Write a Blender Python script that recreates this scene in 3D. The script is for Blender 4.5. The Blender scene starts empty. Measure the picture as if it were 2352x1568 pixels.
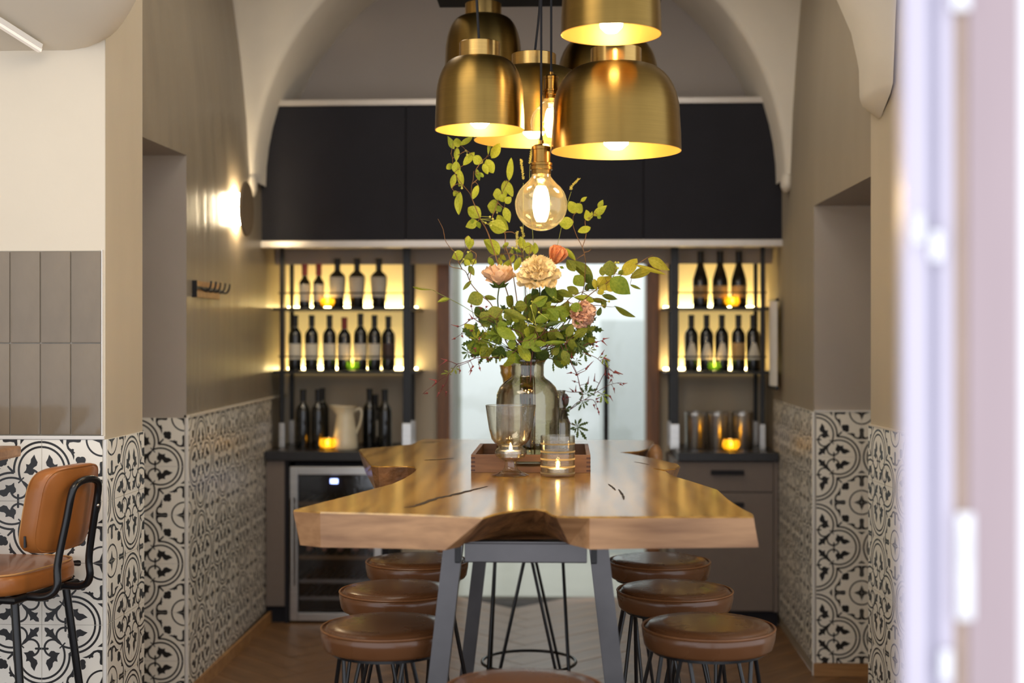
import bpy, bmesh, math, random
from mathutils import Vector, Matrix
from mathutils.geometry import tessellate_polygon

random.seed(7)
SC = bpy.context.scene
COL = SC.collection
R = math.radians
PI = math.pi

# ------------------------------------------------------------------ camera
F = 3100.0                       # focal length in pixels of the 2352 px wide frame
CX, HY = 1176.0, 775.0           # image centre x, horizon row
YAW = math.atan(124.0 / F)
CAMZ = 1.5
cam_d = bpy.data.cameras.new('camera')
cam = bpy.data.objects.new('camera', cam_d)
COL.objects.link(cam)
cam.location = (0, 0, CAMZ)
cam.rotation_euler = (PI / 2, 0, YAW)
cam_d.sensor_width = 36.0
cam_d.lens = F / 2352.0 * 36.0
cam_d.shift_y = -(784.0 - HY) / 2352.0
cam_d.clip_start = 0.05
cam_d.dof.use_dof = True
cam_d.dof.focus_distance = 4.25
cam_d.dof.aperture_fstop = 1.7
SC.camera = cam

# ------------------------------------------------------------------ world, colour
W_ = bpy.data.worlds.new('street_daylight')
SC.world = W_
W_.use_nodes = True
_bg = W_.node_tree.nodes['Background']
_bg.inputs['Color'].default_value = (0.90, 0.93, 1.0, 1)
_bg.inputs['Strength'].default_value = 1.25
SC.view_settings.view_transform = 'Standard'
SC.view_settings.look = 'None'
SC.view_settings.gamma = 1.0
SC.view_settings.use_curve_mapping = False
SC.view_settings.exposure = 0.42
SC.cycles.transparent_max_bounces = 20
SC.cycles.max_bounces = 7
SC.cycles.diffuse_bounces = 3
SC.cycles.glossy_bounces = 4
SC.cycles.adaptive_threshold = 0.025


def area_light(name, loc, target, size, size_y, power, color):
    l = bpy.data.lights.new(name, 'AREA')
    l.shape = 'RECTANGLE'
    l.size, l.size_y = size, size_y
    l.energy = power
    l.color = color
    o = bpy.data.objects.new(name, l)
    COL.objects.link(o)
    o.location = loc
    d = Vector(target) - Vector(loc)
    o.rotation_euler = d.to_track_quat('-Z', 'Y').to_euler()
    return o


# light of the corridor behind the glass door (its ceiling panel)
area_light('corridor_ceiling_light', (-0.25, 8.75, 2.62), (-0.25, 8.75, 0), 1.6, 1.6, 40, (0.93, 0.97, 1.0))
# added fill light over the dining bay, brightens walls and arch, unseen
area_light('bay_fill_light', (-0.24, 5.3, 3.42), (-0.24, 5.5, 0), 1.6, 1.6, 18, (1.0, 0.92, 0.80))
# added fill light over the entrance, brightens the left front wall, unseen
area_light('entrance_fill_light', (-1.3, 2.6, 3.3), (-1.6, 3.4, 0), 1.6, 1.2, 24, (1.0, 0.87, 0.70))

# ------------------------------------------------------------------ pixel -> place helpers
_fw = Vector((-math.sin(YAW), math.cos(YAW), 0))
_rt = Vector((math.cos(YAW), math.sin(YAW), 0))
_c = Vector((0, 0, CAMZ))


def ray(px, py):
    return _fw * F + _rt * (px - CX) + Vector((0, 0, 1)) * (HY - py)


def WY(px, py, Y):
    d = ray(px, py)
    return _c + d * (Y / d.y)


def WZ(px, py, z):
    d = ray(px, py)
    return _c + d * ((z - CAMZ) / d.z)


def WX(px, py, X):
    d = ray(px, py)
    return _c + d * (X / d.x)


def proj(p):
    v = Vector(p) - _c
    z = v.dot(_fw)
    return CX + F * v.dot(_rt) / z, HY - F * v.z / z


# ------------------------------------------------------------------ object helpers
def props(o, label=None, cat=None, group=None, kind=None):
    if label:
        o['label'] = label
    if cat:
        o['category'] = cat
    if group:
        o['group'] = group
    if kind:
        o['kind'] = kind
    return o


def thing(name, label, cat, loc=(0, 0, 0), group=None, kind=None, rz=0.0):
    o = bpy.data.objects.new(name, None)
    o.empty_display_size = 0.05
    COL.objects.link(o)
    o.location = loc
    o.rotation_euler = (0, 0, rz)
    return props(o, label, cat, group, kind)


def link(name, me, parent=None, loc=None, rot=None, scale=None):
    o = bpy.data.objects.new(name, me)
    COL.objects.link(o)
    if parent is not None:
        o.parent = parent
    if loc is not None:
        o.location = loc
    if rot is not None:
        o.rotation_euler = rot
    if scale is not None:
        o.scale = scale
    return o


def copy_tree(o, parent=None):
    c = o.copy()
    COL.objects.link(c)
    c.parent = parent
    for ch in list(o.children):
        copy_tree(ch, c)
    return c


class MB:
    """mesh builder: collects shapes, builds ONE mesh object"""

    def __init__(self):
        self.v = []
        self.f = []
        self.mi = []
        self.m = 0

    def add(self, vs, fs, mi=None):
        b = len(self.v)
        self.v.extend([tuple(p) for p in vs])
        for f in fs:
            self.f.append(tuple(i + b for i in f))
            self.mi.append(self.m if mi is None else mi)
        return self

    def box(self, a, b, mi=None):
        x0, y0, z0 = [min(a[i], b[i]) for i in range(3)]
        x1, y1, z1 = [max(a[i], b[i]) for i in range(3)]
        vs = [(x0, y0, z0), (x1, y0, z0), (x1, y1, z0), (x0, y1, z0), (x0, y0, z1), (x1, y0, z1), (x1, y1, z1), (x0, y1, z1)]
        fs = [(3, 2, 1, 0), (4, 5, 6, 7), (0, 1, 5, 4), (1, 2, 6, 5), (2, 3, 7, 6), (3, 0, 4, 7)]
        return self.add(vs, fs, mi)

    def rbox(self, a, b, r=0.004, mi=None):
        """box with chamfered edges"""
        lo = [min(a[i], b[i]) for i in range(3)]
        hi = [max(a[i], b[i]) for i in range(3)]
        bm = bmesh.new()
        bmesh.ops.create_cube(bm, size=1)
        for v in bm.verts:
            for i in range(3):
                v.co[i] = lo[i] if v.co[i] < 0 else hi[i]
        bmesh.ops.bevel(bm, geom=bm.edges[:], offset=r, segments=2, affect='EDGES', profile=0.6)
        return self.bm(bm, mi)

    def bm(self, bm, mi=None):
        bm.verts.index_update()
        self.add([v.co[:] for v in bm.verts], [[v.index for v in f.verts] for f in bm.faces], mi)
        bm.free()
        return self

    def prism(self, poly, z0, z1, mi=None):
        """vertical prism over a plan polygon (counter-clockwise)"""
        n = len(poly)
        vs = [(p[0], p[1], z0) for p in poly] + [(p[0], p[1], z1) for p in poly]
        fs = [(i, (i + 1) % n, n + (i + 1) % n, n + i) for i in range(n)]
        tri = tessellate_polygon([[Vector((p[0], p[1], 0)) for p in poly]])
        for t in tri:
            a, b, c = [Vector((poly[i][0], poly[i][1], 0)) for i in t]
            if (b - a).cross(c - a).z < 0:
                t = (t[0], t[2], t[1])
            fs.append((t[2], t[1], t[0]))
            fs.append((t[0] + n, t[1] + n, t[2] + n))
        return self.add(vs, fs, mi)

    def lathe(self, prof, seg=32, center=(0, 0, 0), mi=None, close=True, wob=None):
        """revolve (r,z) profile; r==0 ends become poles"""
        vs, fs, rings = [], [], []
        for (r, z) in prof:
            if r <= 1e-6:
                rings.append([len(vs)])
                vs.append((center[0], center[1], center[2] + z))
            else:
                ring = []
                for k in range(seg):
                    a = 2 * PI * k / seg
                    rr = r * (wob(a, z) if wob else 1.0)
                    ring.append(len(vs))
                    vs.append((center[0] + rr * math.cos(a), center[1] + rr * math.sin(a), center[2] + z))
                rings.append(ring)
        for a, b in zip(rings, rings[1:]):
            for k in range(seg):
                k2 = (k + 1) % seg
                if len(a) == 1 and len(b) == 1:
                    continue
                if len(a) == 1:
                    fs.append((a[0], b[k2], b[k]))
                elif len(b) == 1:
                    fs.append((a[k], a[k2], b[0]))
                else:
                    fs.append((a[k], a[k2], b[k2], b[k]))
        return self.add(vs, fs, mi)

    def tube(self, path, r, seg=8, mi=None, closed=False, caps=True):
        """round tube along a path; r number or list"""
        P = [Vector(p) for p in path]
        n = len(P)
        rs = r if isinstance(r, (list, tuple)) else [r] * n
        vs, fs = [], []
        up = None
        for i in range(n):
            if closed:
                t = (P[(i + 1) % n] - P[i - 1])
            else:
                t = P[min(i + 1, n - 1)] - P[max(i - 1, 0)]
            if t.length < 1e-9:
                t = Vector((0, 0, 1))
            t.normalize()
            if up is None:
                up = Vector((0, 0, 1)) if abs(t.z) < 0.9 else Vector((1, 0, 0))
            s = t.cross(up)
            if s.length < 1e-6:
                s = t.cross(Vector((1, 0.3, 0)))
            s.normalize()
            up = s.cross(t).normalized()
            for k in range(seg):
                a = 2 * PI * k / seg
                vs.append(P[i] + (s * math.cos(a) + up * math.sin(a)) * rs[i])
        m = n if closed else n - 1
        for i in range(m):
            j = (i + 1) % n
            for k in range(seg):
                k2 = (k + 1) % seg
                fs.append((i * seg + k, j * seg + k, j * seg + k2, i * seg + k2))
        if caps and not closed:
            fs.append(tuple(range(seg)))
            fs.append(tuple(reversed([(n - 1) * seg + k for k in range(seg)])))
        return self.add(vs, fs, mi)

    def bar(self, a, b, w, h, up=(0, 0, 1), mi=None):
        """rectangular bar from a to b, w across, h along up"""
        a, b = Vector(a), Vector(b)
        t = (b - a).normalized()
        s = t.cross(Vector(up))
        if s.length < 1e-6:
            s = Vector((1, 0, 0))
        s.normalize()
        u = s.cross(t).normalized()
        vs = []
        for p in (a, b):
            for (i, j) in ((-1, -1), (1, -1), (1, 1), (-1, 1)):
                vs.append(p + s * (i * w / 2) + u * (j * h / 2))
        fs = [(0, 1, 2, 3), (7, 6, 5, 4), (0, 4, 5, 1), (1, 5, 6, 2), (2, 6, 7, 3), (3, 7, 4, 0)]
        return self.add(vs, fs, mi)

    def sphere(self, c, r, seg=16, rings=10, mi=None):
        rx, ry, rz = r if isinstance(r, (list, tuple)) else (r, r, r)
        vs, fs = [], []
        vs.append((c[0], c[1], c[2] - rz))
        for i in range(1, rings):
            t = -PI / 2 + PI * i / rings
            for k in range(seg):
                a = 2 * PI * k / seg
                vs.append((c[0] + rx * math.cos(t) * math.cos(a), c[1] + ry * math.cos(t) * math.sin(a), c[2] + rz * math.sin(t)))
        vs.append((c[0], c[1], c[2] + rz))
        for k in range(seg):
            fs.append((0, 1 + (k + 1) % seg, 1 + k))
        for i in range(rings - 2):
            for k in range(seg):
                a, b = 1 + i * seg, 1 + (i + 1) * seg
                fs.append((a + k, a + (k + 1) % seg, b + (k + 1) % seg, b + k))
        a, top = 1 + (rings - 2) * seg, len(vs) - 1
        for k in range(seg):
            fs.append((a + k, a + (k + 1) % seg, top))
        return self.add(vs, fs, mi)

    def mesh(self, name, mats, smooth=False, off=None, fix=False):
        me = bpy.data.meshes.new(name)
        vs = self.v if off is None else [(p[0] - off[0], p[1] - off[1], p[2] - off[2]) for p in self.v]
        me.from_pydata(vs, [], self.f)
        for m in (mats if isinstance(mats, (list, tuple)) else [mats]):
            me.materials.append(m)
        me.polygons.foreach_set('material_index', self.mi)
        if fix:
            bm = bmesh.new()
            bm.from_mesh(me)
            bmesh.ops.recalc_face_normals(bm, faces=bm.faces[:])
            bm.to_mesh(me)
            bm.free()
        if smooth:
            me.polygons.foreach_set('use_smooth', [True] * len(me.polygons))
            try:
                me.set_sharp_from_angle(angle=smooth if isinstance(smooth, float) else R(40))
            except Exception:
                pass
        me.update()
        return me

    def build(self, name, mats, parent=None, smooth=False, world=True, fix=False):
        """world=True: the vertices are world coordinates; they are moved into the parent's frame
        (or, without parent, into a frame at the bottom centre of the shape)"""
        if parent is not None:
            off = None
            if world:
                p = parent
                off = Vector((0, 0, 0))
                while p is not None:
                    off += Vector(p.location)
                    p = p.parent
            return link(name, self.mesh(name, mats, smooth, off, fix), parent)
        xs, ys, zs = zip(*self.v)
        o0 = ((min(xs) + max(xs)) / 2, (min(ys) + max(ys)) / 2, min(zs))
        return link(name, self.mesh(name, mats, smooth, o0, fix), None, o0)


def spline(pts, n=6):
    """Catmull-Rom through points"""
    P = [Vector(p) for p in pts]
    if len(P) < 3:
        return P
    out = []
    for i in range(len(P) - 1):
        p0, p1, p2, p3 = P[max(i - 1, 0)], P[i], P[i + 1], P[min(i + 2, len(P) - 1)]
        for k in range(n):
            t = k / n
            out.append(0.5 * ((2 * p1) + (p2 - p0) * t + (2 * p0 - 5 * p1 + 4 * p2 - p3) * t * t + (3 * p1 - p0 - 3 * p2 + p3) * t ** 3))
    out.append(P[-1])
    return out


# ------------------------------------------------------------------ materials
MATS = {}


def new_mat(name):
    m = bpy.data.materials.new(name)
    m.use_nodes = True
    MATS[name] = m
    nt = m.node_tree
    return m, nt, nt.nodes['Principled BSDF']


def N(nt, typ, **kw):
    n = nt.nodes.new(typ)
    for k, v in kw.items():
        if k in n.inputs.keys():
            n.inputs[k].default_value = v
        else:
            setattr(n, k, v)
    return n


def c4(c):
    return (c[0], c[1], c[2], 1.0)


def srgb(r, g, b):
    f = lambda u: ((u / 255.0) / 12.92) if u / 255.0 <= 0.04045 else (((u / 255.0) + 0.055) / 1.055) ** 2.4
    return (f(r), f(g), f(b))


def mat(name, col, rough=0.5, metal=0.0, var=0.08, scale=20.0, stretch=(1, 1, 1), bump=0.0, bscale=None, spec=0.5,
        coat=0.0, rvar=0.0, trans=0.0, ior=1.45, emit=None, estr=0.0, col2=None, coords='Object', detail=4.0, sheen=0.0, bdist=0.002):
    m, nt, p = new_mat(name)
    p.inputs['Roughness'].default_value = rough
    p.inputs['Metallic'].default_value = metal
    p.inputs['Specular IOR Level'].default_value = spec
    p.inputs['Coat Weight'].default_value = coat
    p.inputs['Coat Roughness'].default_value = 0.12
    p.inputs['Transmission Weight'].default_value = trans
    p.inputs['IOR'].default_value = ior
    p.inputs['Sheen Weight'].default_value = sheen
    tc = N(nt, 'ShaderNodeTexCoord')
    mp = N(nt, 'ShaderNodeMapping')
    mp.inputs['Scale'].default_value = stretch
    nt.links.new(tc.outputs[coords], mp.inputs['Vector'])
    no = N(nt, 'ShaderNodeTexNoise', Scale=scale, Detail=detail)
    nt.links.new(mp.outputs['Vector'], no.inputs['Vector'])
    ra = N(nt, 'ShaderNodeValToRGB')
    ra.color_ramp.elements[0].position = 0.3
    ra.color_ramp.elements[1].position = 0.7
    a = col if col2 is None else col
    b = tuple(min(1.0, c * (1 + var)) for c in col) if col2 is None else col2
    if col2 is None:
        a = tuple(c * (1 - var) for c in col)
    ra.color_ramp.elements[0].color = c4(a)
    ra.color_ramp.elements[1].color = c4(b)
    nt.links.new(no.outputs['Fac'], ra.inputs['Fac'])
    nt.links.new(ra.outputs['Color'], p.inputs['Base Color'])
    if rvar > 0:
        mr = N(nt, 'ShaderNodeMapRange')
        mr.inputs['To Min'].default_value = max(0.02, rough - rvar)
        mr.inputs['To Max'].default_value = min(1.0, rough + rvar)
        nt.links.new(no.outputs['Fac'], mr.inputs['Value'])
        nt.links.new(mr.outputs['Result'], p.inputs['Roughness'])
    if bump > 0:
        nb = N(nt, 'ShaderNodeTexNoise', Scale=bscale or scale * 3, Detail=5.0)
        nt.links.new(mp.outputs['Vector'], nb.inputs['Vector'])
        bp = N(nt, 'ShaderNodeBump', Strength=bump, Distance=bdist)
        nt.links.new(nb.outputs['Fac'], bp.inputs['Height'])
        nt.links.new(bp.outputs['Normal'], p.inputs['Normal'])
    if emit:
        p.inputs['Emission Color'].default_value = c4(emit)
        p.inputs['Emission Strength'].default_value = estr
    return m


def thin_glass(name, tint=(1, 1, 1), refl=1.0, rough=0.02, haze=0.0):
    """thin-walled glass: clear body with Fresnel reflection; light passes through it"""
    m, nt, p = new_mat(name)
    nt.nodes.remove(p)
    out = nt.nodes['Material Output']
    tr = N(nt, 'ShaderNodeBsdfTransparent')
    lwt = N(nt, 'ShaderNodeLayerWeight', Blend=0.5)
    pw = N(nt, 'ShaderNodeMath', operation='POWER')
    pw.inputs[1].default_value = 2.6
    nt.links.new(lwt.outputs['Facing'], pw.inputs[0])
    lw = N(nt, 'ShaderNodeMath', operation='MULTIPLY_ADD')
    lw.inputs[1].default_value = 0.85
    lw.inputs[2].default_value = 0.06
    nt.links.new(pw.outputs[0], lw.inputs[0])
    no = N(nt, 'ShaderNodeTexNoise', Scale=18.0)
    bp = N(nt, 'ShaderNodeBump', Strength=0.25, Distance=0.002)
    nt.links.new(no.outputs['Fac'], bp.inputs['Height'])
    gl = N(nt, 'ShaderNodeBsdfGlossy', Roughness=rough)
    nt.links.new(bp.outputs['Normal'], gl.inputs['Normal'])
    lo = tuple(tint)
    hi = tuple(t ** 2.5 * 0.86 for t in tint)
    mixc = N(nt, 'ShaderNodeMix', data_type='RGBA')
    mixc.inputs[6].default_value = c4(lo)
    mixc.inputs[7].default_value = c4(hi)
    nt.links.new(lw.outputs[0], mixc.inputs[0])
    nt.links.new(mixc.outputs[2], tr.inputs['Color'])
    mx = N(nt, 'ShaderNodeMixShader')
    sc = N(nt, 'ShaderNodeMath', operation='MULTIPLY')
    sc.inputs[1].default_value = refl
    sc.use_clamp = True
    nt.links.new(lw.outputs[0], sc.inputs[0])
    nt.links.new(sc.outputs['Value'], mx.inputs['Fac'])
    nt.links.new(tr.outputs[0], mx.inputs[1])
    nt.links.new(gl.outputs[0], mx.inputs[2])
    last = mx
    if haze > 0:          # faint dust and coating that catches the light passing through
        tl = N(nt, 'ShaderNodeBsdfTranslucent')
        tl.inputs['Color'].default_value = c4(tuple(t ** 1.5 for t in tint))
        last = N(nt, 'ShaderNodeMixShader')
        last.inputs['Fac'].default_value = haze
        nt.links.new(mx.outputs[0], last.inputs[1])
        nt.links.new(tl.outputs[0], last.inputs[2])
    nt.links.new(last.outputs[0], out.inputs['Surface'])
    return m


def emission(name, col, strength):
    m, nt, p = new_mat(name)
    p.inputs['Base Color'].default_value = c4(col)
    p.inputs['Emission Color'].default_value = c4(col)
    p.inputs['Emission Strength'].default_value = strength
    return m


def leaf_mat(name, col, col2, trans=0.45):
    m = mat(name, col, rough=0.5, col2=col2, scale=9.0, spec=0.3, bump=0.2, bscale=14.0, coords='Object')
    nt = m.node_tree
    p = nt.nodes['Principled BSDF']
    out = nt.nodes['Material Output']
    ra = [n for n in nt.nodes if n.type == 'VALTORGB'][0]
    tl = N(nt, 'ShaderNodeBsdfTranslucent')
    nt.links.new(ra.outputs['Color'], tl.inputs['Color'])
    mx = N(nt, 'ShaderNodeMixShader')
    mx.inputs['Fac'].default_value = trans
    nt.links.new(p.outputs[0], mx.inputs[1])
    nt.links.new(tl.outputs[0], mx.inputs[2])
    nt.links.new(mx.outputs[0], out.inputs['Surface'])
    return m


def wood(name, c_a, c_b, rough=0.35, coat=0.0, scale=3.0, axis=1, dist=5.0, bump=0.15, figure=0.0):
    m, nt, p = new_mat(name)
    p.inputs['Roughness'].default_value = rough
    p.inputs['Coat Weight'].default_value = coat
    p.inputs['Coat Roughness'].default_value = 0.1
    tc = N(nt, 'ShaderNodeTexCoord')
    mp = N(nt, 'ShaderNodeMapping')
    st = [6.0, 6.0, 6.0]
    st[axis] = 0.6
    mp.inputs['Scale'].default_value = st
    nt.links.new(tc.outputs['Object'], mp.inputs['Vector'])
    no = N(nt, 'ShaderNodeTexNoise', Scale=scale, Detail=8.0, Distortion=dist * 0.2)
    nt.links.new(mp.outputs['Vector'], no.inputs['Vector'])
    wv = N(nt, 'ShaderNodeTexNoise', Scale=scale * 9, Detail=3.0)
    nt.links.new(mp.outputs['Vector'], wv.inputs['Vector'])
    ma = N(nt, 'ShaderNodeMath', operation='MULTIPLY_ADD')
    ma.inputs[1].default_value = 0.3
    nt.links.new(wv.outputs['Fac'], ma.inputs[0])
    nt.links.new(no.outputs['Fac'], ma.inputs[2])
    ra = N(nt, 'ShaderNodeValToRGB')
    ra.color_ramp.elements[0].position = 0.45
    ra.color_ramp.elements[1].position = 0.85
    ra.color_ramp.elements[0].color = c4(c_a)
    ra.color_ramp.elements[1].color = c4(c_b)
    if figure > 0:                       # wide annual figure across the board
        wb = N(nt, 'ShaderNodeTexWave', Scale=figure, Distortion=7.0, Detail=3.0)
        wb.inputs['Detail Scale'].default_value = 1.2
        wb.bands_direction = 'X'
        mp2 = N(nt, 'ShaderNodeMapping')
        st2 = [1.0, 1.0, 1.0]
        st2[axis] = 0.28
        mp2.inputs['Scale'].default_value = st2
        nt.links.new(tc.outputs['Object'], mp2.inputs['Vector'])
        nt.links.new(mp2.outputs['Vector'], wb.inputs['Vector'])
        mb = N(nt, 'ShaderNodeMath', operation='MULTIPLY_ADD')
        mb.inputs[1].default_value = 0.22
        nt.links.new(wb.outputs['Fac'], mb.inputs[0])
        sb = N(nt, 'ShaderNodeMath', operation='SUBTRACT')
        sb.inputs[1].default_value = 0.11
        nt.links.new(ma.outputs['Value'], sb.inputs[0])
        nt.links.new(sb.outputs[0], mb.inputs[2])
        nt.links.new(mb.outputs['Value'], ra.inputs['Fac'])
    else:
        nt.links.new(ma.outputs['Value'], ra.inputs['Fac'])
    nt.links.new(ra.outputs['Color'], p.inputs['Base Color'])
    bp = N(nt, 'ShaderNodeBump', Strength=bump, Distance=0.001)
    nt.links.new(ma.outputs['Value'], bp.inputs['Height'])
    nt.links.new(bp.outputs['Normal'], p.inputs['Normal'])
    return m


M_plaster_front = mat('cream_wall_paint', srgb(216, 206, 188), 0.85, var=0.02, scale=3, bump=0.15, bscale=60)
M_plaster = mat('beige_lime_plaster', srgb(190, 177, 155), 0.75, var=0.05, scale=4, stretch=(1, 1, 0.3), bump=0.25, bscale=14)
M_polished = mat('polished_lime_plaster', srgb(140, 128, 110), 0.40, var=0.08, scale=5, stretch=(1.6, 1.6, 0.25), bump=0.55, bscale=7, rvar=0.12, bdist=0.01)
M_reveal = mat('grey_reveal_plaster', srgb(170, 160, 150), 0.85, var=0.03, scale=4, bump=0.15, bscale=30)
M_greige = mat('greige_wall_plaster', srgb(154, 142, 124), 0.7, var=0.05, scale=4, stretch=(1, 1, 0.3), bump=0.25, bscale=14)
M_arch = mat('pale_vault_plaster', srgb(212, 203, 188), 0.8, var=0.04, scale=4, bump=0.2, bscale=14)
M_lunette = mat('grey_lunette_plaster', srgb(158, 148, 140), 0.85, var=0.03, scale=3, bump=0.1, bscale=30)
M_tile_white = mat('cream_tile_glaze', srgb(238, 233, 221), 0.32, var=0.03, scale=6, spec=0.5)
M_tile_black = mat('black_tile_print', srgb(38, 37, 38), 0.35, var=0.15, scale=30)
M_grout = mat('pale_grout', srgb(200, 196, 188), 0.9, var=0.04, scale=60)
M_taupe = mat('taupe_glazed_tile', srgb(122, 109, 91), 0.14, var=0.12, scale=9, stretch=(1, 1, 0.5), bump=0.6, bscale=9, coat=0.2, bdist=0.006)
M_white_trim = mat('white_edge_profile', srgb(222, 219, 214), 0.4, var=0.02)
M_black_board = mat('matt_black_board', srgb(36, 35, 40), 0.7, var=0.08, scale=5, spec=0.2)
M_alu = mat('pale_aluminium_trim', srgb(205, 196, 186), 0.35, metal=0.5, var=0.03)
M_black_metal = mat('black_powder_coated_metal', srgb(22, 22, 24), 0.38, metal=0.0, var=0.15, scale=40, spec=0.5)
M_black_gloss = mat('black_lacquered_rod', srgb(20, 20, 22), 0.22, var=0.1, spec=0.6)
M_raw_steel = mat('raw_grey_steel', srgb(98, 96, 97), 0.36, metal=0.85, var=0.14, scale=9, rvar=0.1, bump=0.05)
M_steel = mat('brushed_stainless_steel', srgb(200, 197, 192), 0.28, metal=1.0, var=0.06, scale=6, stretch=(1, 1, 14))
M_counter_dark = mat('dark_worktop', srgb(38, 36, 37), 0.35, var=0.15, scale=30)
M_grey_front = mat('grey_brown_cabinet_front', srgb(112, 100, 92), 0.55, var=0.03)
M_floor = wood('brown_oak_floor', srgb(92, 66, 44), srgb(140, 104, 70), rough=0.38, scale=2.5, axis=0)
M_floor_dark = mat('floor_joint', srgb(40, 30, 22), 0.8)
M_oak_trim = wood('oak_skirting', srgb(150, 108, 66), srgb(186, 142, 92), rough=0.45, axis=0)
M_walnut = wood('brown_door_frame', srgb(96, 58, 24), srgb(140, 90, 44), rough=0.4, axis=2)
M_door_glass = thin_glass('door_pane_glass', (0.97, 0.99, 0.985), 0.6)
M_corridor = mat('white_corridor_paint', srgb(238, 240, 240), 0.8, var=0.01)
M_corridor_grey = mat('grey_green_corridor_paint', srgb(170, 172, 160), 0.8, var=0.02)
# ================================================================== THE SETTING
X_A, Y_A, Y_A2 = -1.494, 4.32, 4.70          # front-left pier: right face, front face, rear end
XL0, YL0 = -1.562, 5.50                      # left wall starts behind its opening
XL1, YL1 = -1.600, 7.62
XR0, YR0 = 1.101, 6.045                      # right wall starts behind its opening
XR1, YR1 = 1.118, 7.62
PR0 = (1.143, 5.115)                         # near right pier (far end)
PR1 = (1.205, 4.10)                          # near right pier (towards the camera)
YB = 7.62                                    # back wall
CEIL = 3.6
TILE_TOP = 1.17
T = 0.20

# ---------------------------------------------------------------- floor with planks
fl = thing('floor', 'brown oak floor laid in a herringbone of planks', 'floor', (0, 0, 0), kind='structure')
b = MB()
b.box((-4.6, 0.9, -0.05), (4.0, 10.6, -0.012))
b.build('subfloor', M_floor_dark, fl)
PL, PW = 0.70, 0.14
b = MB()
b.rbox((-PL / 2 + 0.0012, -PW / 2 + 0.0012, -0.012), (PL / 2 - 0.0012, PW / 2 - 0.0012, 0.0), 0.0015)
plank_me = b.mesh('plank', M_floor)
n_pl = 0
for i in range(-30, 30):
    for j in range(-12, 16):
        # herringbone lattice: pairs of planks, turned 45 degrees
        for q in (0, 1):
            bx = i * PW + j * PL
            by = i * PW - j * PL
            if q == 0:
                cx_, cy_, an = bx + PL / 2, by + PW / 2, 0.0
            else:
                cx_, cy_, an = bx + PW / 2, by + PW + PL / 2, PI / 2
            ca, sa = math.cos(PI / 4), math.sin(PI / 4)
            x, y = cx_ * ca - cy_ * sa - 0.2, cx_ * sa + cy_ * ca + 5.2
            if x < -2.3 or x > 1.95 or y < 3.0 or y > 7.75:
                continue
            if n_pl >= 298:
                continue
            n_pl += 1
            link('plank', plank_me, fl, (x, y, random.uniform(-0.0006, 0.0004)), (0, 0, an + PI / 4))

# ---------------------------------------------------------------- patterned tile (one quarter of the motif)


def tile_shapes():
    S = []

    def arc(c, r, a0, a1, w, n=14):
        pts_o, pts_i = [], []
        for k in range(n + 1):
            a = R(a0 + (a1 - a0) * k / n)
            pts_o.append((c[0] + (r + w / 2) * math.cos(a), c[1] + (r + w / 2) * math.sin(a)))
            pts_i.append((c[0] + (r - w / 2) * math.cos(a), c[1] + (r - w / 2) * math.sin(a)))
        for k in range(n):
            S.append([pts_o[k], pts_o[k + 1], pts_i[k + 1], pts_i[k]])

    def poly(p):
        S.append(list(p))

    def both(fn):
        base = len(S)
        fn()
        for s in S[base:]:
            S.append([(q[1], q[0]) for q in s])
        # (list grows while slicing a copy: the copy is fixed)

    def half():
        arc((0, .5), .378, 90, -26, .034)                      # inner ring of the lobe
        arc((0, .5), .458, 90, -5.5, .036)                     # outer ring of the lobe
        arc((.18, .375), .135, -45, -262, .034, 14)            # curl
        poly([(.0, .372), (.105, .372), (.118, .39), (.105, .408), (.0, .408)])   # cross bar on the joint
        # leaf of the curl: three tips
        poly([(.115, .47), (.15, .425), (.2, .425), (.235, .45), (.30, .455), (.262, .50), (.25, .545), (.262, .60),
              (.212, .59), (.185, .62), (.178, .68), (.122, .755), (.10, .69), (.068, .63), (.082, .575), (.13, .545), (.15, .515)])
        # scroll on the outer edge
        poly([(1.0, .405), (.92, .40), (.85, .42), (.79, .475), (.735, .505), (.665, .525), (.73, .538), (.768, .526),
              (.785, .55), (.808, .524), (.84, .53), (.85, .508), (.842, .488), (.862, .455), (.91, .436), (.95, .455),
              (.96, .52), (.95, .60), (.958, .635), (1.0, .65)])
        poly([(.915, .352), (1.0, .285), (1.0, .352)])         # small triangle between the lobes
    both(half)
    # spade in the centre of the four-lobed motif
    poly([(.045, .045), (.10, .05), (.14, .085), (.195, .06), (.19, .115), (.215, .165), (.30, .262), (.345, .335), (.335, .345),
          (.262, .30), (.165, .215), (.115, .19), (.06, .195), (.085, .14), (.05, .10)])
    poly([(.285, .375), (.30, .39), (.395, .30), (.38, .282)])  # clasp across the two rings
    # clover on its stem outside the motif
    poly([(.445, .475), (.475, .445), (.575, .555), (.555, .575)])
    for cc, rr in (((.605, .672), .05), ((.672, .605), .05), ((.668, .668), .056), ((.615, .615), .04)):
        S.append([(cc[0] + rr * math.cos(2 * PI * k / 14), cc[1] + rr * math.sin(2 * PI * k / 14)) for k in range(14)])
    # ring and star on the opposite corner
    arc((1, 1), .265, 180, 270, .03, 10)
    poly([(1, .82), (1.05, .95), (1, 1), (.95, .95)])
    poly([(.82, 1), (.95, .95), (1, 1), (.95, 1.05)])
    return S


_shapes = tile_shapes()
_tile_cache = {}


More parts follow.
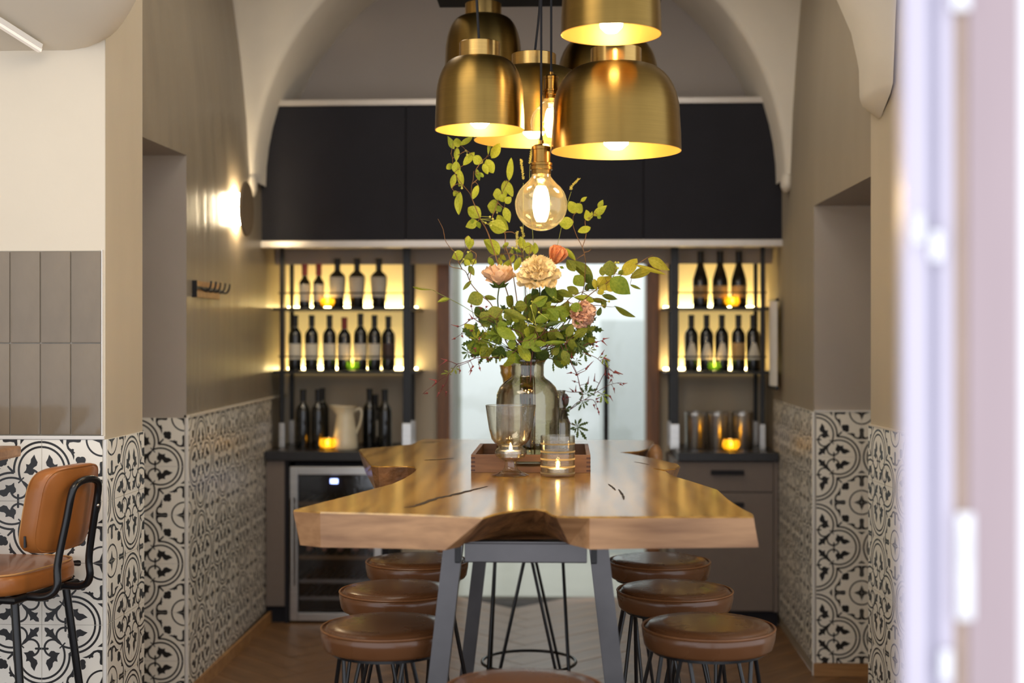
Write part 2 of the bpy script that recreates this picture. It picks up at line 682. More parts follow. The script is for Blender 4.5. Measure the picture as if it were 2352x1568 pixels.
def tile_mesh(qu, qv, u0, u1, v0, v1):
    """qu/qv: 1 when the motif centre lies on the right / bottom edge; u,v range kept (0..1)"""
    key = (qu, qv, round(u0, 3), round(u1, 3), round(v0, 3), round(v1, 3))
    if key in _tile_cache:
        return _tile_cache[key]
    g = 0.004
    TH = 0.009
    bm = bmesh.new()
    for s in _shapes:
        pts = [(1 - p[0] if qu else p[0], 1 - p[1] if qv else p[1]) for p in s]
        vv = [bm.verts.new((p[0], 0, -p[1])) for p in pts]
        if len(pts) <= 4:
            try:
                bm.faces.new(vv)
            except Exception:
                pass
        else:
            for t in tessellate_polygon([[Vector((p[0], p[1], 0)) for p in pts]]):
                try:
                    bm.faces.new([vv[i] for i in t])
                except Exception:
                    pass
    for co, no in (((max(u0, g), 0, 0), (1, 0, 0)), ((min(u1, 1 - g), 0, 0), (-1, 0, 0)),
                   ((0, 0, -max(v0, g)), (0, 0, -1)), ((0, 0, -min(v1, 1 - g)), (0, 0, 1))):
        geom = bm.verts[:] + bm.edges[:] + bm.faces[:]
        bmesh.ops.bisect_plane(bm, geom=geom, plane_co=co, plane_no=no, clear_inner=True, dist=1e-6)
    for f in bm.faces:
        if f.normal.y > 0:
            f.normal_flip()
    b = MB()
    a0, a1, b0, b1 = max(u0, g) * T, min(u1, 1 - g) * T, max(v0, g) * T, min(v1, 1 - g) * T
    b.box((a0, -TH, -b1), (a1, 0.002, -b0), 0)
    bm.verts.index_update()
    b.add([(v.co.x * T, -TH - 0.0003, v.co.z * T) for v in bm.verts], [[v.index for v in f.verts] for f in bm.faces], 1)
    bm.free()
    me = b.mesh('tile', [M_tile_white, M_tile_black])
    _tile_cache[key] = me
    return me


def tile_wall(wall, p0, p1, ztop, zbot, ustart, first_q, grout=True):
    """tiles from plan point p0 to p1 (left to right as seen from the room).
    ustart: how much (0..1) of the first tile is cut away on its left; first_q: 1 when the motif centre is on the first tile's right edge"""
    p0, p1 = Vector((p0[0], p0[1], 0)), Vector((p1[0], p1[1], 0))
    L = (p1 - p0).length
    an = math.atan2(p1.y - p0.y, p1.x - p0.x)
    wl = Vector(wall.location)
    d = (p1 - p0).normalized()
    nrm = Vector((d.y, -d.x, 0))
    if grout:
        b = MB()
        q0, q1 = p0 + nrm * 0.006, p1 + nrm * 0.006
        b.add([(p0.x, p0.y, zbot), (p1.x, p1.y, zbot), (p1.x, p1.y, ztop), (p0.x, p0.y, ztop),
               (q0.x, q0.y, zbot), (q1.x, q1.y, zbot), (q1.x, q1.y, ztop), (q0.x, q0.y, ztop)],
              [(4, 5, 6, 7), (7, 6, 2, 3), (4, 7, 3, 0), (5, 1, 2, 6)])
        b.build('grout_bed', M_grout, wall)
    i, u = 0, -ustart * T
    while u < L - 0.004:
        qu = (first_q + i) % 2
        c0, c1 = max(0.0, -u / T), min(1.0, (L - u) / T)
        j, v = 0, 0.0
        while ztop - v > zbot + 0.004:
            qv = 1 if j % 2 == 0 else 0
            r1 = min(1.0, (ztop - v - zbot) / T)
            me = tile_mesh(qu, qv, c0, c1, 0.0, r1)
            loc = p0 + d * u + Vector((0, 0, ztop - v)) - wl
            link('tile', me, wall, loc, (0, 0, an))
            j += 1
            v += T
        i += 1
        u += T
    return


def corner_trim(wall, x, y, z0, z1, w=0.011):
    b = MB()
    b.rbox((x - w / 2, y - w / 2, z0), (x + w / 2, y + w / 2, z1), 0.002)
    b.build('edge_profile', M_white_trim, wall)


# ---------------------------------------------------------------- front-left pier with taupe tiles
wa = thing('wall_left_front', 'cream front wall at the left with taupe tiles above a patterned tile dado', 'wall', (X_A, Y_A, 0), kind='structure')
b = MB()
b.box((-4.6, Y_A, 0), (X_A, Y_A2, CEIL))
b.build('plaster', [M_plaster_front], wa)
b = MB()
b.box((X_A - 0.01, Y_A + 0.0005, TILE_TOP), (X_A + 0.002, Y_A2 + 0.002, CEIL))
b.build('side_plaster', M_plaster, wa)
# right edge is a star column: motif joint one tile to the left of the corner
nA = 7
tile_wall(wa, (X_A - nA * T - 0.004, Y_A), (X_A - 0.004, Y_A), TILE_TOP, 0.0, 0.0, (nA - 1) % 2)
# re-phase check: last tile (index nA-1) must have its motif on the left
tile_wall(wa, (X_A, Y_A), (X_A, Y_A2), TILE_TOP, 0.0, 0.80, 0)
corner_trim(wa, X_A + 0.002, Y_A - 0.002, 0, TILE_TOP)
b = MB()
b.rbox((X_A - nA * T, Y_A - 0.012, TILE_TOP), (X_A + 0.001, Y_A, TILE_TOP + 0.012), 0.002)
b.build('ledge_profile', M_white_trim, wa)
# taupe vertical tiles, 10 x 30 cm, two rows
gt0 = TILE_TOP + 0.014
b = MB()
b.box((X_A - 14 * 0.1, Y_A - 0.006, gt0), (X_A - 0.006, Y_A, gt0 + 0.597))
b.build('tile_grout', mat('dark_grey_grout', srgb(150, 144, 134), 0.85, var=0.05, scale=50), wa)
b = MB()
b.rbox((0.0016, -0.0115, 0.0016), (0.0984, 0.0, 0.2964), 0.0022)
gt_me = b.mesh('glazed_tile', M_taupe, smooth=True)
for i in range(14):
    for j in range(2):
        o = link('glazed_tile', gt_me, wa, Vector((X_A - 0.008 - 0.1 * (i + 1), Y_A, gt0 + 0.298 * j)) - wa.location)
        o.rotation_euler = (random.uniform(-.004, .004), 0, random.uniform(-.005, .005))
b = MB()
b.box((X_A - 0.008, Y_A - 0.012, gt0), (X_A - 0.004, Y_A, gt0 + 0.6))
b.build('tile_edge_profile', M_white_trim, wa)

# ---------------------------------------------------------------- left wall, behind the left opening
wl = thing('wall_left', 'polished beige plaster wall at the left with tiled dado, sconce and hook rail', 'wall', (XL0, YL0, 0), kind='structure')
LT = 0.09
b = MB()
zs = [0, 1.0, 2.0, 2.3, 2.6, 2.9, 3.2, CEIL]
off = [0, 0, 0, 0.004, 0.02, 0.05, 0.09, 0.15]
ys = [YL0, 6.0, 6.5, 6.75, 7.2, YL1]
vs, fs = [], []
for z, o in zip(zs, off):
    for y in ys:
        x = XL0 + (XL1 - XL0) * (y - YL0) / (YL1 - YL0)
        vs.append((x - o, y, z))
nx = len(ys)
for i in range(len(zs) - 1):
    for j in range(nx - 1):
        fs.append((i * nx + j, i * nx + j + 1, (i + 1) * nx + j + 1, (i + 1) * nx + j))
b.add(vs, fs)
b.build('plaster', M_polished, wl, smooth=R(50))
b = MB()   # jamb that looks at the camera, and the wall above the opening
b.add([(XL0 - 0.75, YL0, 0), (XL0, YL0, 0), (XL0, YL0, 2.25), (XL0 - 0.75, YL0, 2.25)], [(0, 1, 2, 3)])
b.build('jamb', M_reveal, wl)
b = MB()
o2 = [0, 0.004, 0.02, 0.05, 0.09, 0.15]
z2 = [2.235, 2.3, 2.6, 2.9, 3.2, CEIL]
vs, fs = [], []
for z, o in zip(z2, o2):
    vs += [(XL0 - o, Y_A2 - 0.1, z), (XL0 - o, YL0, z + (0.015 if z < 2.24 else 0))]
for i in range(len(z2) - 1):
    fs.append((2 * i, 2 * i + 1, 2 * i + 3, 2 * i + 2))
b.add(vs, fs)
b.build('wall_over_opening', M_polished, wl, smooth=R(50))
b = MB()
b.add([(XL0 - 0.75, Y_A2 - 0.1, 2.235), (XL0, Y_A2 - 0.1, 2.235), (XL0, YL0, 2.25), (XL0 - 0.75, YL0, 2.25)], [(0, 1, 2, 3)])
b.add([(XL0 - 0.75, Y_A2, 0), (XL0 - 0.75, YL0, 0), (XL0 - 0.75, YL0, 2.3), (XL0 - 0.75, Y_A2, 2.3)], [(0, 1, 2, 3)])
b.build('opening_soffit', M_reveal, wl)
tile_wall(wl, (XL0 - 3 * T - 0.005, YL0), (XL0 - 0.005, YL0), TILE_TOP, 0.06, 0.0, 0)
tile_wall(wl, (XL0, YL0), (XL1 + (XL0 - XL1) * 0.2, 7.2), TILE_TOP, 0.06, 0.0, 1)
corner_trim(wl, XL0 + 0.002, YL0 - 0.003, 0.0, TILE_TOP)
b = MB()
b.add([(XL0 + 0.014, YL0, TILE_TOP), (XL1 + 0.014, YL1, TILE_TOP), (XL1 + 0.014, YL1, TILE_TOP + 0.01), (XL0 + 0.014, YL0, TILE_TOP + 0.01),
       (XL0 - .01, YL0, TILE_TOP), (XL1 - .01, YL1, TILE_TOP), (XL1 - .01, YL1, TILE_TOP + 0.01), (XL0 - .01, YL0, TILE_TOP + 0.01)],
      [(0, 1, 2, 3), (3, 2, 6, 7), (0, 3, 7, 4)])
b.build('ledge_profile', M_arch, wl)
o = MB().box((XL0 - 0.001, YL0 + 0.01, 0), (XL0 + 0.012, 7.1, 0.058)).build('baseboard_left', M_oak_trim)
props(o, 'oak skirting board along the tiled left wall', 'skirting', kind='structure')

# ---------------------------------------------------------------- right wall, behind the right opening
wr = thing('wall_right', 'beige plaster wall at the right with tiled dado beside the opening', 'wall', (XR0, YR0, 0), kind='structure')
b = MB()
offr = [0, 0, 0, 0.0, 0.01, 0.03, 0.055, 0.09]
ys = [YR0, 6.4, 6.75, 7.2, YR1]
vs, fs = [], []
for z, o in zip(zs, offr):
    for y in ys:
        x = XR0 + (XR1 - XR0) * (y - YR0) / (YR1 - YR0)
        vs.append((x + o, y, z))
nx = len(ys)
for i in range(len(zs) - 1):
    for j in range(nx - 1):
        fs.append((i * nx + j, (i + 1) * nx + j, (i + 1) * nx + j + 1, i * nx + j + 1))
b.add(vs, fs)
b.build('plaster', M_greige, wr, smooth=R(50))
b = MB()
b.add([(XR0, YR0, 0), (XR0 + 0.8, YR0, 0), (XR0 + 0.8, YR0, 2.09), (XR0, YR0, 2.085)], [(0, 1, 2, 3)])
b.build('jamb', M_reveal, wr)
b = MB()
vs, fs = [], []
for z, o in zip([2.105, 2.3, 2.6, 2.9, 3.2, CEIL], [0, 0.0, 0.01, 0.03, 0.055, 0.09]):
    vs += [(PR0[0] + o, PR0[1], z), (XR0 + o, YR0, z - (0.02 if z < 2.2 else 0))]
for i in range(5):
    fs.append((2 * i, 2 * i + 2, 2 * i + 3, 2 * i + 1))
b.add(vs, fs)
b.build('wall_over_opening', M_greige, wr, smooth=R(50))
b = MB()
b.add([(PR0[0], PR0[1], 2.105), (PR0[0] + 0.8, PR0[1], 2.105), (XR0 + 0.8, YR0, 2.085), (XR0, YR0, 2.085)], [(0, 1, 2, 3)])
b.add([(XR0 + 0.8, PR0[1], 0), (XR0 + 0.8, YR0, 0), (XR0 + 0.8, YR0, 2.2), (XR0 + 0.8, PR0[1], 2.2)], [(0, 1, 2, 3)])
b.build('opening_soffit', M_reveal, wr)
tile_wall(wr, (XR0 + 0.008, YR0), (XR0 + 0.008 + 4 * T, YR0), TILE_TOP, 0.058, 0.0, 0)
dR = (Vector((XR0, YR0, 0)) - Vector((XR1, YR1, 0)))
tile_wall(wr, (XR1 - 0.004, 7.245), (XR0, YR0), TILE_TOP, 0.06, 0.0, 0)
corner_trim(wr, XR0 - 0.002, YR0 - 0.003, 0.0, TILE_TOP)
b = MB()
b.box((XR0, YR0 - 0.014, TILE_TOP), (XR0 + 0.8, YR0, TILE_TOP + 0.008))
b.build('ledge_profile', M_white_trim, wr)
o = MB().rbox((XR0 - 0.004, YR0 - 0.018, 0), (XR0 + 0.8, YR0, 0.056), 0.002).build('baseboard_right', M_oak_trim)
props(o, 'oak skirting board below the tiled right jamb', 'skirting', kind='structure')

# near right pier
wp = thing('wall_right_front', 'beige plaster pier at the right, patterned tile dado, corbel above', 'wall', (PR0[0], PR0[1], 0), kind='structure')
b = MB()
b.prism([PR1, (2.6, PR1[1]), (2.6, PR0[1]), PR0], 0, CEIL)
b.build('plaster', M_plaster, wp)
dv = (Vector((PR0[0], PR0[1], 0)) - Vector((PR1[0], PR1[1], 0)))
tile_wall(wp, PR0, (PR0[0] + (PR1[0] - PR0[0]) * 0.985, PR0[1] + (PR1[1] - PR0[1]) * 0.985), TILE_TOP, 0.0, 0.35, 1)
corner_trim(wp, PR0[0] - 0.003, PR0[1] + 0.002, 0, TILE_TOP)
b = MB()
b.add([(PR0[0] - .013, PR0[1], TILE_TOP), (PR1[0] - .013, PR1[1], TILE_TOP), (PR1[0] - .013, PR1[1], TILE_TOP + .006), (PR0[0] - .013, PR0[1], TILE_TOP + .006),
       (PR0[0] + .01, PR0[1], TILE_TOP + .006), (PR1[0] + .01, PR1[1], TILE_TOP + .006)], [(0, 3, 2, 1), (3, 4, 5, 2)])
b.build('ledge_profile', M_arch, wp)


def corbel(wall, sgn, x0, y0, y1, ztip, rows, name, m):
    """swelling foot of a vault rib on a wall: rows of (dz, reach, half_width)"""
    b = MB()
    vs, fs = [], []
    prof = [-1.0, -0.92, -0.7, -0.35, 0.0, 0.35, 0.7, 0.92, 1.0]
    ym = (y0 + y1) / 2
    for (dz, reach, hw) in rows:
        for t in prof:
            d = reach * (1 - abs(t) ** 3.2)
            vs.append((x0 + sgn * d, ym + t * hw, ztip + dz))
    n = len(prof)
    for i in range(len(rows) - 1):
        for j in range(n - 1):
            q = (i * n + j, i * n + j + 1, (i + 1) * n + j + 1, (i + 1) * n + j)
            fs.append(q if sgn < 0 else q[::-1])
    fs.append(tuple(range(n)))
    b.add(vs, fs)
    return b.build(name, m, wall, smooth=R(48), fix=True)


corbel(wp, -1, 1.150, 4.74, 5.26, 2.306,
       [(0, 0.006, .02), (.03, .034, .09), (.06, .056, .16), (.09, .061, .2), (.2, .062, .22), (.33, .09, .24), (.45, .14, .27), (.7, .26, .33), (1.29, .5, .5)],
       'vault_corbel', M_arch)
corbel(wl, 1, -1.585, 4.35, 5.15, 2.50,
       [(0, 0.004, .03), (.1, .03, .07), (.25, .06, .14), (.45, .10, .2), (.8, .2, .3), (1.1, .4, .4)],
       'vault_corbel', M_plaster)

# ---------------------------------------------------------------- arch in front of the lunette
AXC, AR, AZ, AY0, AY1 = -0.243, 1.325, 2.288, 6.72, 7.36
ar = thing('wall_arch', 'pale plaster arch spanning the room in front of the black boards', 'arch', (AXC, AY0, 0), kind='structure')
b = MB()
n = 40
XLF, XRF = XL0 - 0.2, XR0 + 0.15
vs, fs = [], []
bev = 0.035
rows = []
for k in range(n + 1):
    a = PI - PI * k / n
    ca, sa = math.cos(a), math.sin(a)
    top = (AXC + AR * 1.9 * ca, AZ + AR * 1.9 * sa)
    # reach of the face outwards, clipped at walls and ceiling
    sc = 10.0
    if ca < -1e-6:
        sc = min(sc, (XLF - AXC) / (AR * ca))
    if ca > 1e-6:
        sc = min(sc, (XRF - AXC) / (AR * ca))
    if sa > 1e-6:
        sc = min(sc, (CEIL + 0.3 - AZ) / (AR * sa))
    sc = max(sc, 1.03)
    rows.append([(AXC + AR * sc * ca, AY0, AZ + AR * sc * sa),
                 (AXC + (AR + bev) * ca, AY0, AZ + (AR + bev) * sa),
                 (AXC + (AR + bev * .3) * ca, AY0 + bev * .3, AZ + (AR + bev * .3) * sa),
                 (AXC + AR * ca, AY0 + bev, AZ + AR * sa),
                 (AXC + AR * ca, AY1, AZ + AR * sa)])
for r_ in rows:
    vs += r_
for k in range(n):
    for j in range(4):
        fs.append((k * 5 + j, k * 5 + j + 1, (k + 1) * 5 + j + 1, (k + 1) * 5 + j))
b.add(vs, fs)
b.build('arch_plaster', M_arch, ar, smooth=R(45), fix=True)
b = MB()   # small impost knobs where the arch springs
b.sphere((AXC + AR + 0.012, AY0 + 0.03, AZ - 0.02), (0.03, 0.06, 0.05))
b.sphere((AXC - AR - 0.012, AY0 + 0.03, AZ - 0.02), (0.022, 0.06, 0.06))
b.build('impost', M_arch, ar, smooth=True)
b = MB()
b.add([(XLF, AY1, 1.9), (XRF, AY1, 1.9), (XRF, AY1, CEIL + .3), (XLF, AY1, CEIL + .3)], [(0, 1, 2, 3)])
b.build('lunette', M_lunette, ar)

# ---------------------------------------------------------------- vault web at the upper left
ve = thing('ceiling_vault', 'cream vault springing from the front wall at the upper left', 'vault', (X_A, Y_A, 2.44), kind='structure')
b = MB()
vs, fs = [], []
NU, NV = 16, 14
for i in range(NU + 1):
    tt = i / NU                              # away from the wall, rising
    dd = 1.35 * tt ** 1.6
    yy = Y_A - dd
    zz = min(CEIL, 2.432 + 0.36 * dd + 0.25 * dd * dd)
    xe = X_A + 0.60 * dd ** 0.8
    for j in range(NV + 1):
        s = 1 - (1 - j / NV) ** 3
        x = -4.0 + (xe + 4.0) * s
        z = zz + 0.036 * max(0, 1 - (xe - x) / 0.12) ** 2 * (1 - tt)
        vs.append((x, yy, z))
for i in range(NU):
    for j in range(NV):
        a = i * (NV + 1) + j
        fs.append((a, a + 1, a + NV + 2, a + NV + 1))
# rising edge face (towards the right)
base = len(vs)
for i in range(NU + 1):
    q = vs[i * (NV + 1) + NV]
    vs.append((q[0] - 0.01, q[1] + 0.0, max(q[2], CEIL)))
for i in range(NU):
    a = i * (NV + 1) + NV
    fs.append((a, base + i, base + i + 1, a + NV + 1))
b.add(vs, fs)
b.build('vault_web', M_plaster_front, ve, smooth=R(50), fix=True)

# ceiling and far ends of the entrance room (outside the frame)
o = MB().box((-4.6, 0.9, CEIL), (2.6, YB, CEIL + 0.1)).build('ceiling', M_plaster_front)
props(o, 'flat cream ceiling high above the room', 'ceiling', kind='structure')
o = MB().box((-4.7, 0.9, 0), (-4.6, Y_A, CEIL)).build('wall_left_far', M_plaster_front)
props(o, 'cream side wall of the entrance room, left of the frame', 'wall', kind='structure')

# ---------------------------------------------------------------- back wall with the doorway
DX0 = WY(1006, 700, YB - 0.1).x
DX1 = WY(1512, 700, YB - 0.1).x
DZ = WY(1200, 580, YB - 0.1).z
wb = thing('wall_back', 'beige plaster back wall around the glass door', 'wall', (AXC, YB, 0), kind='structure')
b = MB()
b.box((XL1 - 0.1, YB, 0), (DX0, YB + 0.2, 2.3))
b.box((DX1, YB, 0), (XR1 + 0.1, YB + 0.2, 2.3))
b.box((DX0, YB, DZ), (DX1, YB + 0.2, 2.3))
b.build('plaster', M_plaster, wb)

# doorway: brown frame, glass leaf with handle
dr = thing('door_1', 'brown framed glass door in the back wall with bright corridor beyond', 'door', ((DX0 + DX1) / 2, YB, 0), kind='structure')
b = MB()
fwid = 0.062
b.rbox((DX0 - 0.01, YB - 0.06, 0), (DX0 + fwid, YB + 0.16, DZ + 0.02), 0.004)
b.rbox((DX1 - fwid, YB - 0.06, 0), (DX1 + 0.01, YB + 0.16, DZ + 0.02), 0.004)
b.rbox((DX0 + fwid, YB - 0.06, DZ - 0.04), (DX1 - fwid, YB + 0.16, DZ + 0.02), 0.004)
b.build('door_frame', M_walnut, dr)
b = MB()
b.box((DX0 + fwid, YB + 0.05, 0.02), (DX1 - fwid, YB + 0.06, DZ - 0.04))
b.build('glass_pane', M_door_glass, dr)
hx = WY(1392, 900, YB + 0.02).x
b = MB()
b.tube([(hx, YB + 0.02, 0.62), (hx, YB + 0.02, 1.38)], 0.014, 10)
b.tube([(hx, YB + 0.02, 0.72), (hx, YB + 0.06, 0.72)], 0.008, 8)
b.tube([(hx, YB + 0.02, 1.28), (hx, YB + 0.06, 1.28)], 0.008, 8)
b.build('pull_handle', M_black_metal, dr)

# corridor behind the door
co = thing('wall_corridor', 'white corridor seen bright through the glass door', 'corridor', (-0.2, 8.8, 0), kind='structure')
b = MB()
b.box((-1.5, 10.0, 0), (1.2, 10.1, 2.7))
b.box((-1.6, YB + 0.2, 0), (-1.5, 10.1, 2.7))
b.box((1.2, YB + 0.2, 0), (1.3, 10.1, 2.7))
b.box((-1.6, YB + 0.2, 2.7), (1.3, 10.1, 2.8))
b.build('corridor_shell', M_corridor, co)
b = MB()
xa = WY(1010, 800, 8.3).x
xb = WY(1056, 800, 8.3).x
b.box((xa - 0.25, 8.25, 0), (xb, 8.45, 2.6))
xa = WY(1482, 800, 8.3).x
b.box((xa, 8.25, 0), (xa + 0.3, 8.45, 2.6))
b.build('corridor_pier', M_corridor_grey, co)
b = MB()
xa = WY(1150, 900, 9.2).x
b.box((xa, 9.2, 0.0), (xa + 0.10, 9.26, 1.15))
xa = WY(1380, 900, 9.4).x
b.box((xa, 9.4, 0), (xa + 0.5, 9.5, 1.62))
b.build('corridor_cupboard', mat('pale_grey_cupboard', srgb(205, 210, 210), 0.6, var=0.02), co)
b = MB()
b.box((-1.5, YB + 0.2, -0.012), (1.2, 10.0, 0.001))
b.build('corridor_floor', mat('pale_stone_floor', srgb(176, 172, 160), 0.35, var=0.06, scale=4), co)

# ---------------------------------------------------------------- black boards over the shelves, with pale trims
yb_ = 7.0
bh = thing('board_bulkhead', 'matt black boards between pale trims over the shelves', 'bulkhead', (AXC, yb_, 2.0), kind='structure')
z0, z1 = WY(1200, 552, yb_).z, WY(1200, 240, yb_).z
xl = XL1 - 0.0
seams = [xl, WY(932, 400, yb_).x, WY(1478, 400, yb_).x, XR1]
for k in range(3):
    b = MB()
    b.rbox((seams[k] + (0.002 if k else 0), yb_, z0), (seams[k + 1] - 0.002, yb_ + 0.02, z1), 0.002)
    b.build('board', M_black_board, bh)
b = MB()
b.rbox((xl, yb_ - 0.02, z0 - 0.036), (XR1, yb_ + 0.03, z0 + 0.001), 0.004)
b.build('lower_trim', M_alu, bh)
b = MB()
b.rbox((xl, yb_ - 0.015, z1 - 0.001), (XR1, yb_ + 0.03, z1 + 0.03), 0.004)
b.build('upper_trim', M_alu, bh)
b = MB()
b.box((xl, yb_ + 0.02, z0 - 0.02), (XR1, YB, z0))
b.build('underside', M_reveal, bh)
b = MB()
b.box((xl, yb_ + 0.02, z1 - 0.01), (XR1, AY1, z1 + 0.004))
b.build('top_cover', M_black_board, bh)
pj = WY(1630, 212, 7.2)
b = MB()
b.rbox((pj.x - 0.05, 7.15, z1 + 0.004), (pj.x + 0.05, 7.25, z1 + 0.045), 0.006)
b.build('cable_box', M_lunette, bh)
# ================================================================== BACK OF THE ROOM
YC = 7.03                     # counter fronts
ZC = 0.905                    # worktop height
M_led = emission('warm_led_strip', (1.0, 0.76, 0.32), 52.0)
M_glow_panel = mat('cream_shelf_back_glow', srgb(226, 208, 160), 0.7, var=0.02, emit=(1.0, 0.72, 0.27), estr=0.28)  # emission added to even out the glow of the LED strips
M_label = mat('cream_bottle_label', srgb(206, 198, 182), 0.6, var=0.06, scale=30)
M_label_dark = mat('dark_bottle_label', srgb(66, 46, 40), 0.5, var=0.3, scale=40)
M_label_tan = mat('tan_bottle_label', srgb(176, 142, 92), 0.55, var=0.12, scale=40)
M_label_red = mat('red_print', srgb(150, 50, 42), 0.5)
M_bottle = mat('dark_wine_glass', srgb(14, 15, 14), 0.08, var=0.2, spec=0.7, coat=0.4)
M_caps_black = mat('black_foil_capsule', srgb(18, 18, 20), 0.35)
M_caps_red = mat('red_foil_capsule', srgb(128, 34, 28), 0.35)
M_enamel = mat('cream_enamel', srgb(216, 205, 178), 0.3, var=0.03, coat=0.3)
M_wick = mat('wick', (0.02, 0.02, 0.02), 0.9)
M_wax = mat('white_candle_wax', srgb(240, 232, 215), 0.5, emit=(1.0, 0.72, 0.32), estr=1.2)
M_flame = emission('candle_flame', (1.0, 0.62, 0.2), 60.0)
M_tin = mat('tealight_tin', srgb(205, 205, 208), 0.25, metal=1.0)
M_glass_yellow = thin_glass('yellow_pressed_glass', (0.95, 0.80, 0.25), 1.6, 0.05, haze=0.35)
M_glass_green = thin_glass('green_pressed_glass', (0.35, 0.55, 0.18), 1.6, 0.05, haze=0.25)


# ---------------------------------------------------------------- left counter, filler panel, wine cooler
xL = -1.588
xf = WY(660, 1200, YC).x      # right end of the grey filler
xk0, xk1 = WY(664, 1200, YC).x, WY(876, 1200, YC).x
xce = WY(892, 1200, YC).x     # right end of the counter
ct = thing('left_counter', 'dark worktop counter with grey side panel around the wine cooler', 'counter', ((xL + xce) / 2, YC + 0.28, 0))
b = MB()
b.rbox((xL + 0.012, YC - 0.02, ZC - 0.05), (xce, YB - 0.001, ZC), 0.004)
b.build('worktop', M_counter_dark, ct)
b = MB()
b.rbox((xL + 0.012, YC, 0.09), (xf - 0.015, YC + 0.018, ZC - 0.052), 0.002)
b.build('filler_panel', M_grey_front, ct)
b = MB()
b.box((xf - 0.014, YC + 0.002, 0.0), (xk0 - 0.003, YB - 0.01, ZC - 0.051))
b.build('side_panel', M_black_board, ct)
b = MB()
b.box((xk1 + 0.004, YC + 0.002, 0.0), (xce - 0.002, YB - 0.01, ZC - 0.051))
b.build('side_panel', M_black_board, ct)
b = MB()
b.box((xL + 0.012, YC + 0.03, 0.0), (xf - 0.015, YC + 0.05, 0.088))
b.build('plinth', M_black_board, ct)

wc = thing('wine_cooler', 'stainless steel framed wine cooler with glass door under the counter', 'wine cooler', ((xk0 + xk1) / 2, YC + 0.28, 0))
b = MB()
b.box((xk0, YC + 0.06, 0.01), (xk0 + 0.02, YB - 0.03, 0.84))
b.box((xk1 - 0.02, YC + 0.06, 0.01), (xk1, YB - 0.03, 0.84))
b.box((xk0, YB - 0.05, 0.01), (xk1, YB - 0.03, 0.84))
b.box((xk0, YC + 0.06, 0.82), (xk1, YB - 0.03, 0.84))
b.box((xk0, YC + 0.06, 0.01), (xk1, YB - 0.03, 0.06))
b.build('cabinet', M_black_board, wc)
b = MB()
fr = 0.042
zt, zb_ = 0.822, 0.012
b.rbox((xk0, YC + 0.012, zb_), (xk0 + fr, YC + 0.05, zt), 0.003)
b.rbox((xk1 - fr, YC + 0.012, zb_), (xk1, YC + 0.05, zt), 0.003)
b.rbox((xk0 + fr, YC + 0.012, zt - fr), (xk1 - fr, YC + 0.05, zt), 0.003)
b.rbox((xk0 + fr, YC + 0.012, zb_), (xk1 - fr, YC + 0.05, zb_ + fr), 0.003)
df = b.build('door', M_steel, wc)
b = MB()
b.box((xk0 + fr, YC + 0.028, zb_ + fr), (xk1 - fr, YC + 0.032, zt - fr))
b.build('pane', thin_glass('smoked_cooler_glass', (0.74, 0.74, 0.75), 1.0), df)
b = MB()
b.tube([(xk0 + 0.02, YC - 0.02, 0.20), (xk0 + 0.02, YC - 0.02, 0.66)], 0.011, 10)
b.tube([(xk0 + 0.02, YC - 0.02, 0.24), (xk0 + 0.02, YC + 0.02, 0.24)], 0.007, 8)
b.tube([(xk0 + 0.02, YC - 0.02, 0.62), (xk0 + 0.02, YC + 0.02, 0.62)], 0.007, 8)
b.build('handle', M_steel, df, smooth=True)
b = MB()
b.box((xk0 + fr, YC + 0.07, 0.69), (xk1 - fr, YC + 0.3, 0.76))
b.build('control_box', M_black_board, wc)
pd = WY(767, 1105, YC + 0.06)
b = MB()
b.rbox((pd.x - 0.02, YC + 0.062, pd.z - 0.012), (pd.x + 0.02, YC + 0.07, pd.z + 0.012), 0.003)
b.build('blue_display', emission('blue_display', (0.35, 0.45, 1.0), 9.0), wc)
M_rack = wood('beech_rack', srgb(150, 116, 84), srgb(182, 146, 108), axis=0)
for zz in (0.62, 0.475, 0.335, 0.21, 0.12):
    b = MB()
    b.box((xk0 + 0.03, YC + 0.075, zz - 0.01), (xk1 - 0.03, YC + 0.09, zz + 0.01))
    for q in range(8):
        xx = xk0 + 0.045 + q * (xk1 - xk0 - 0.09) / 7
        b.box((xx - 0.006, YC + 0.09, zz - 0.006), (xx + 0.006, YC + 0.46, zz + 0.004))
    b.build('rack', M_rack if zz > 0.3 else M_steel, wc)
M_bend = mat('pink_bottle_cap', srgb(190, 138, 120), 0.5)


def lying_bottle(x, z, label):
    o = thing('wine_bottle', label, 'bottle', (x, YC + 0.26, z), group='bottles lying in the wine cooler')
    b = MB()
    pr = [(0, -.15), (.034, -.15), (.036, -.14), (.036, .03), (.03, .06), (.0145, .085), (.0135, .13)]
    me = [(r_, z_) for r_, z_ in pr]
    b.lathe(me, 16)
    b.v = [(v[0], -v[2], v[1]) for v in b.v]
    b.build('glass_body', M_bottle, o, smooth=True, world=False, fix=True)
    b = MB()
    b.lathe([(.0145, .10), (.0155, .102), (.0155, .152), (0, .153)], 14)
    b.v = [(v[0], -v[2], v[1]) for v in b.v]
    b.build('capsule', M_bend, o, smooth=True, world=False, fix=True)


for q in range(5):
    lying_bottle(xk0 + 0.085 + q * 0.083, 0.515 - 0.142 + 0.006, 'wine bottle lying on the middle rack of the cooler, %s' % ('leftmost', 'second from left', 'middle one', 'second from right', 'rightmost')[q])
lying_bottle(xk0 + 0.37, 0.62 + 0.05, 'single wine bottle lying on the top rack of the cooler')

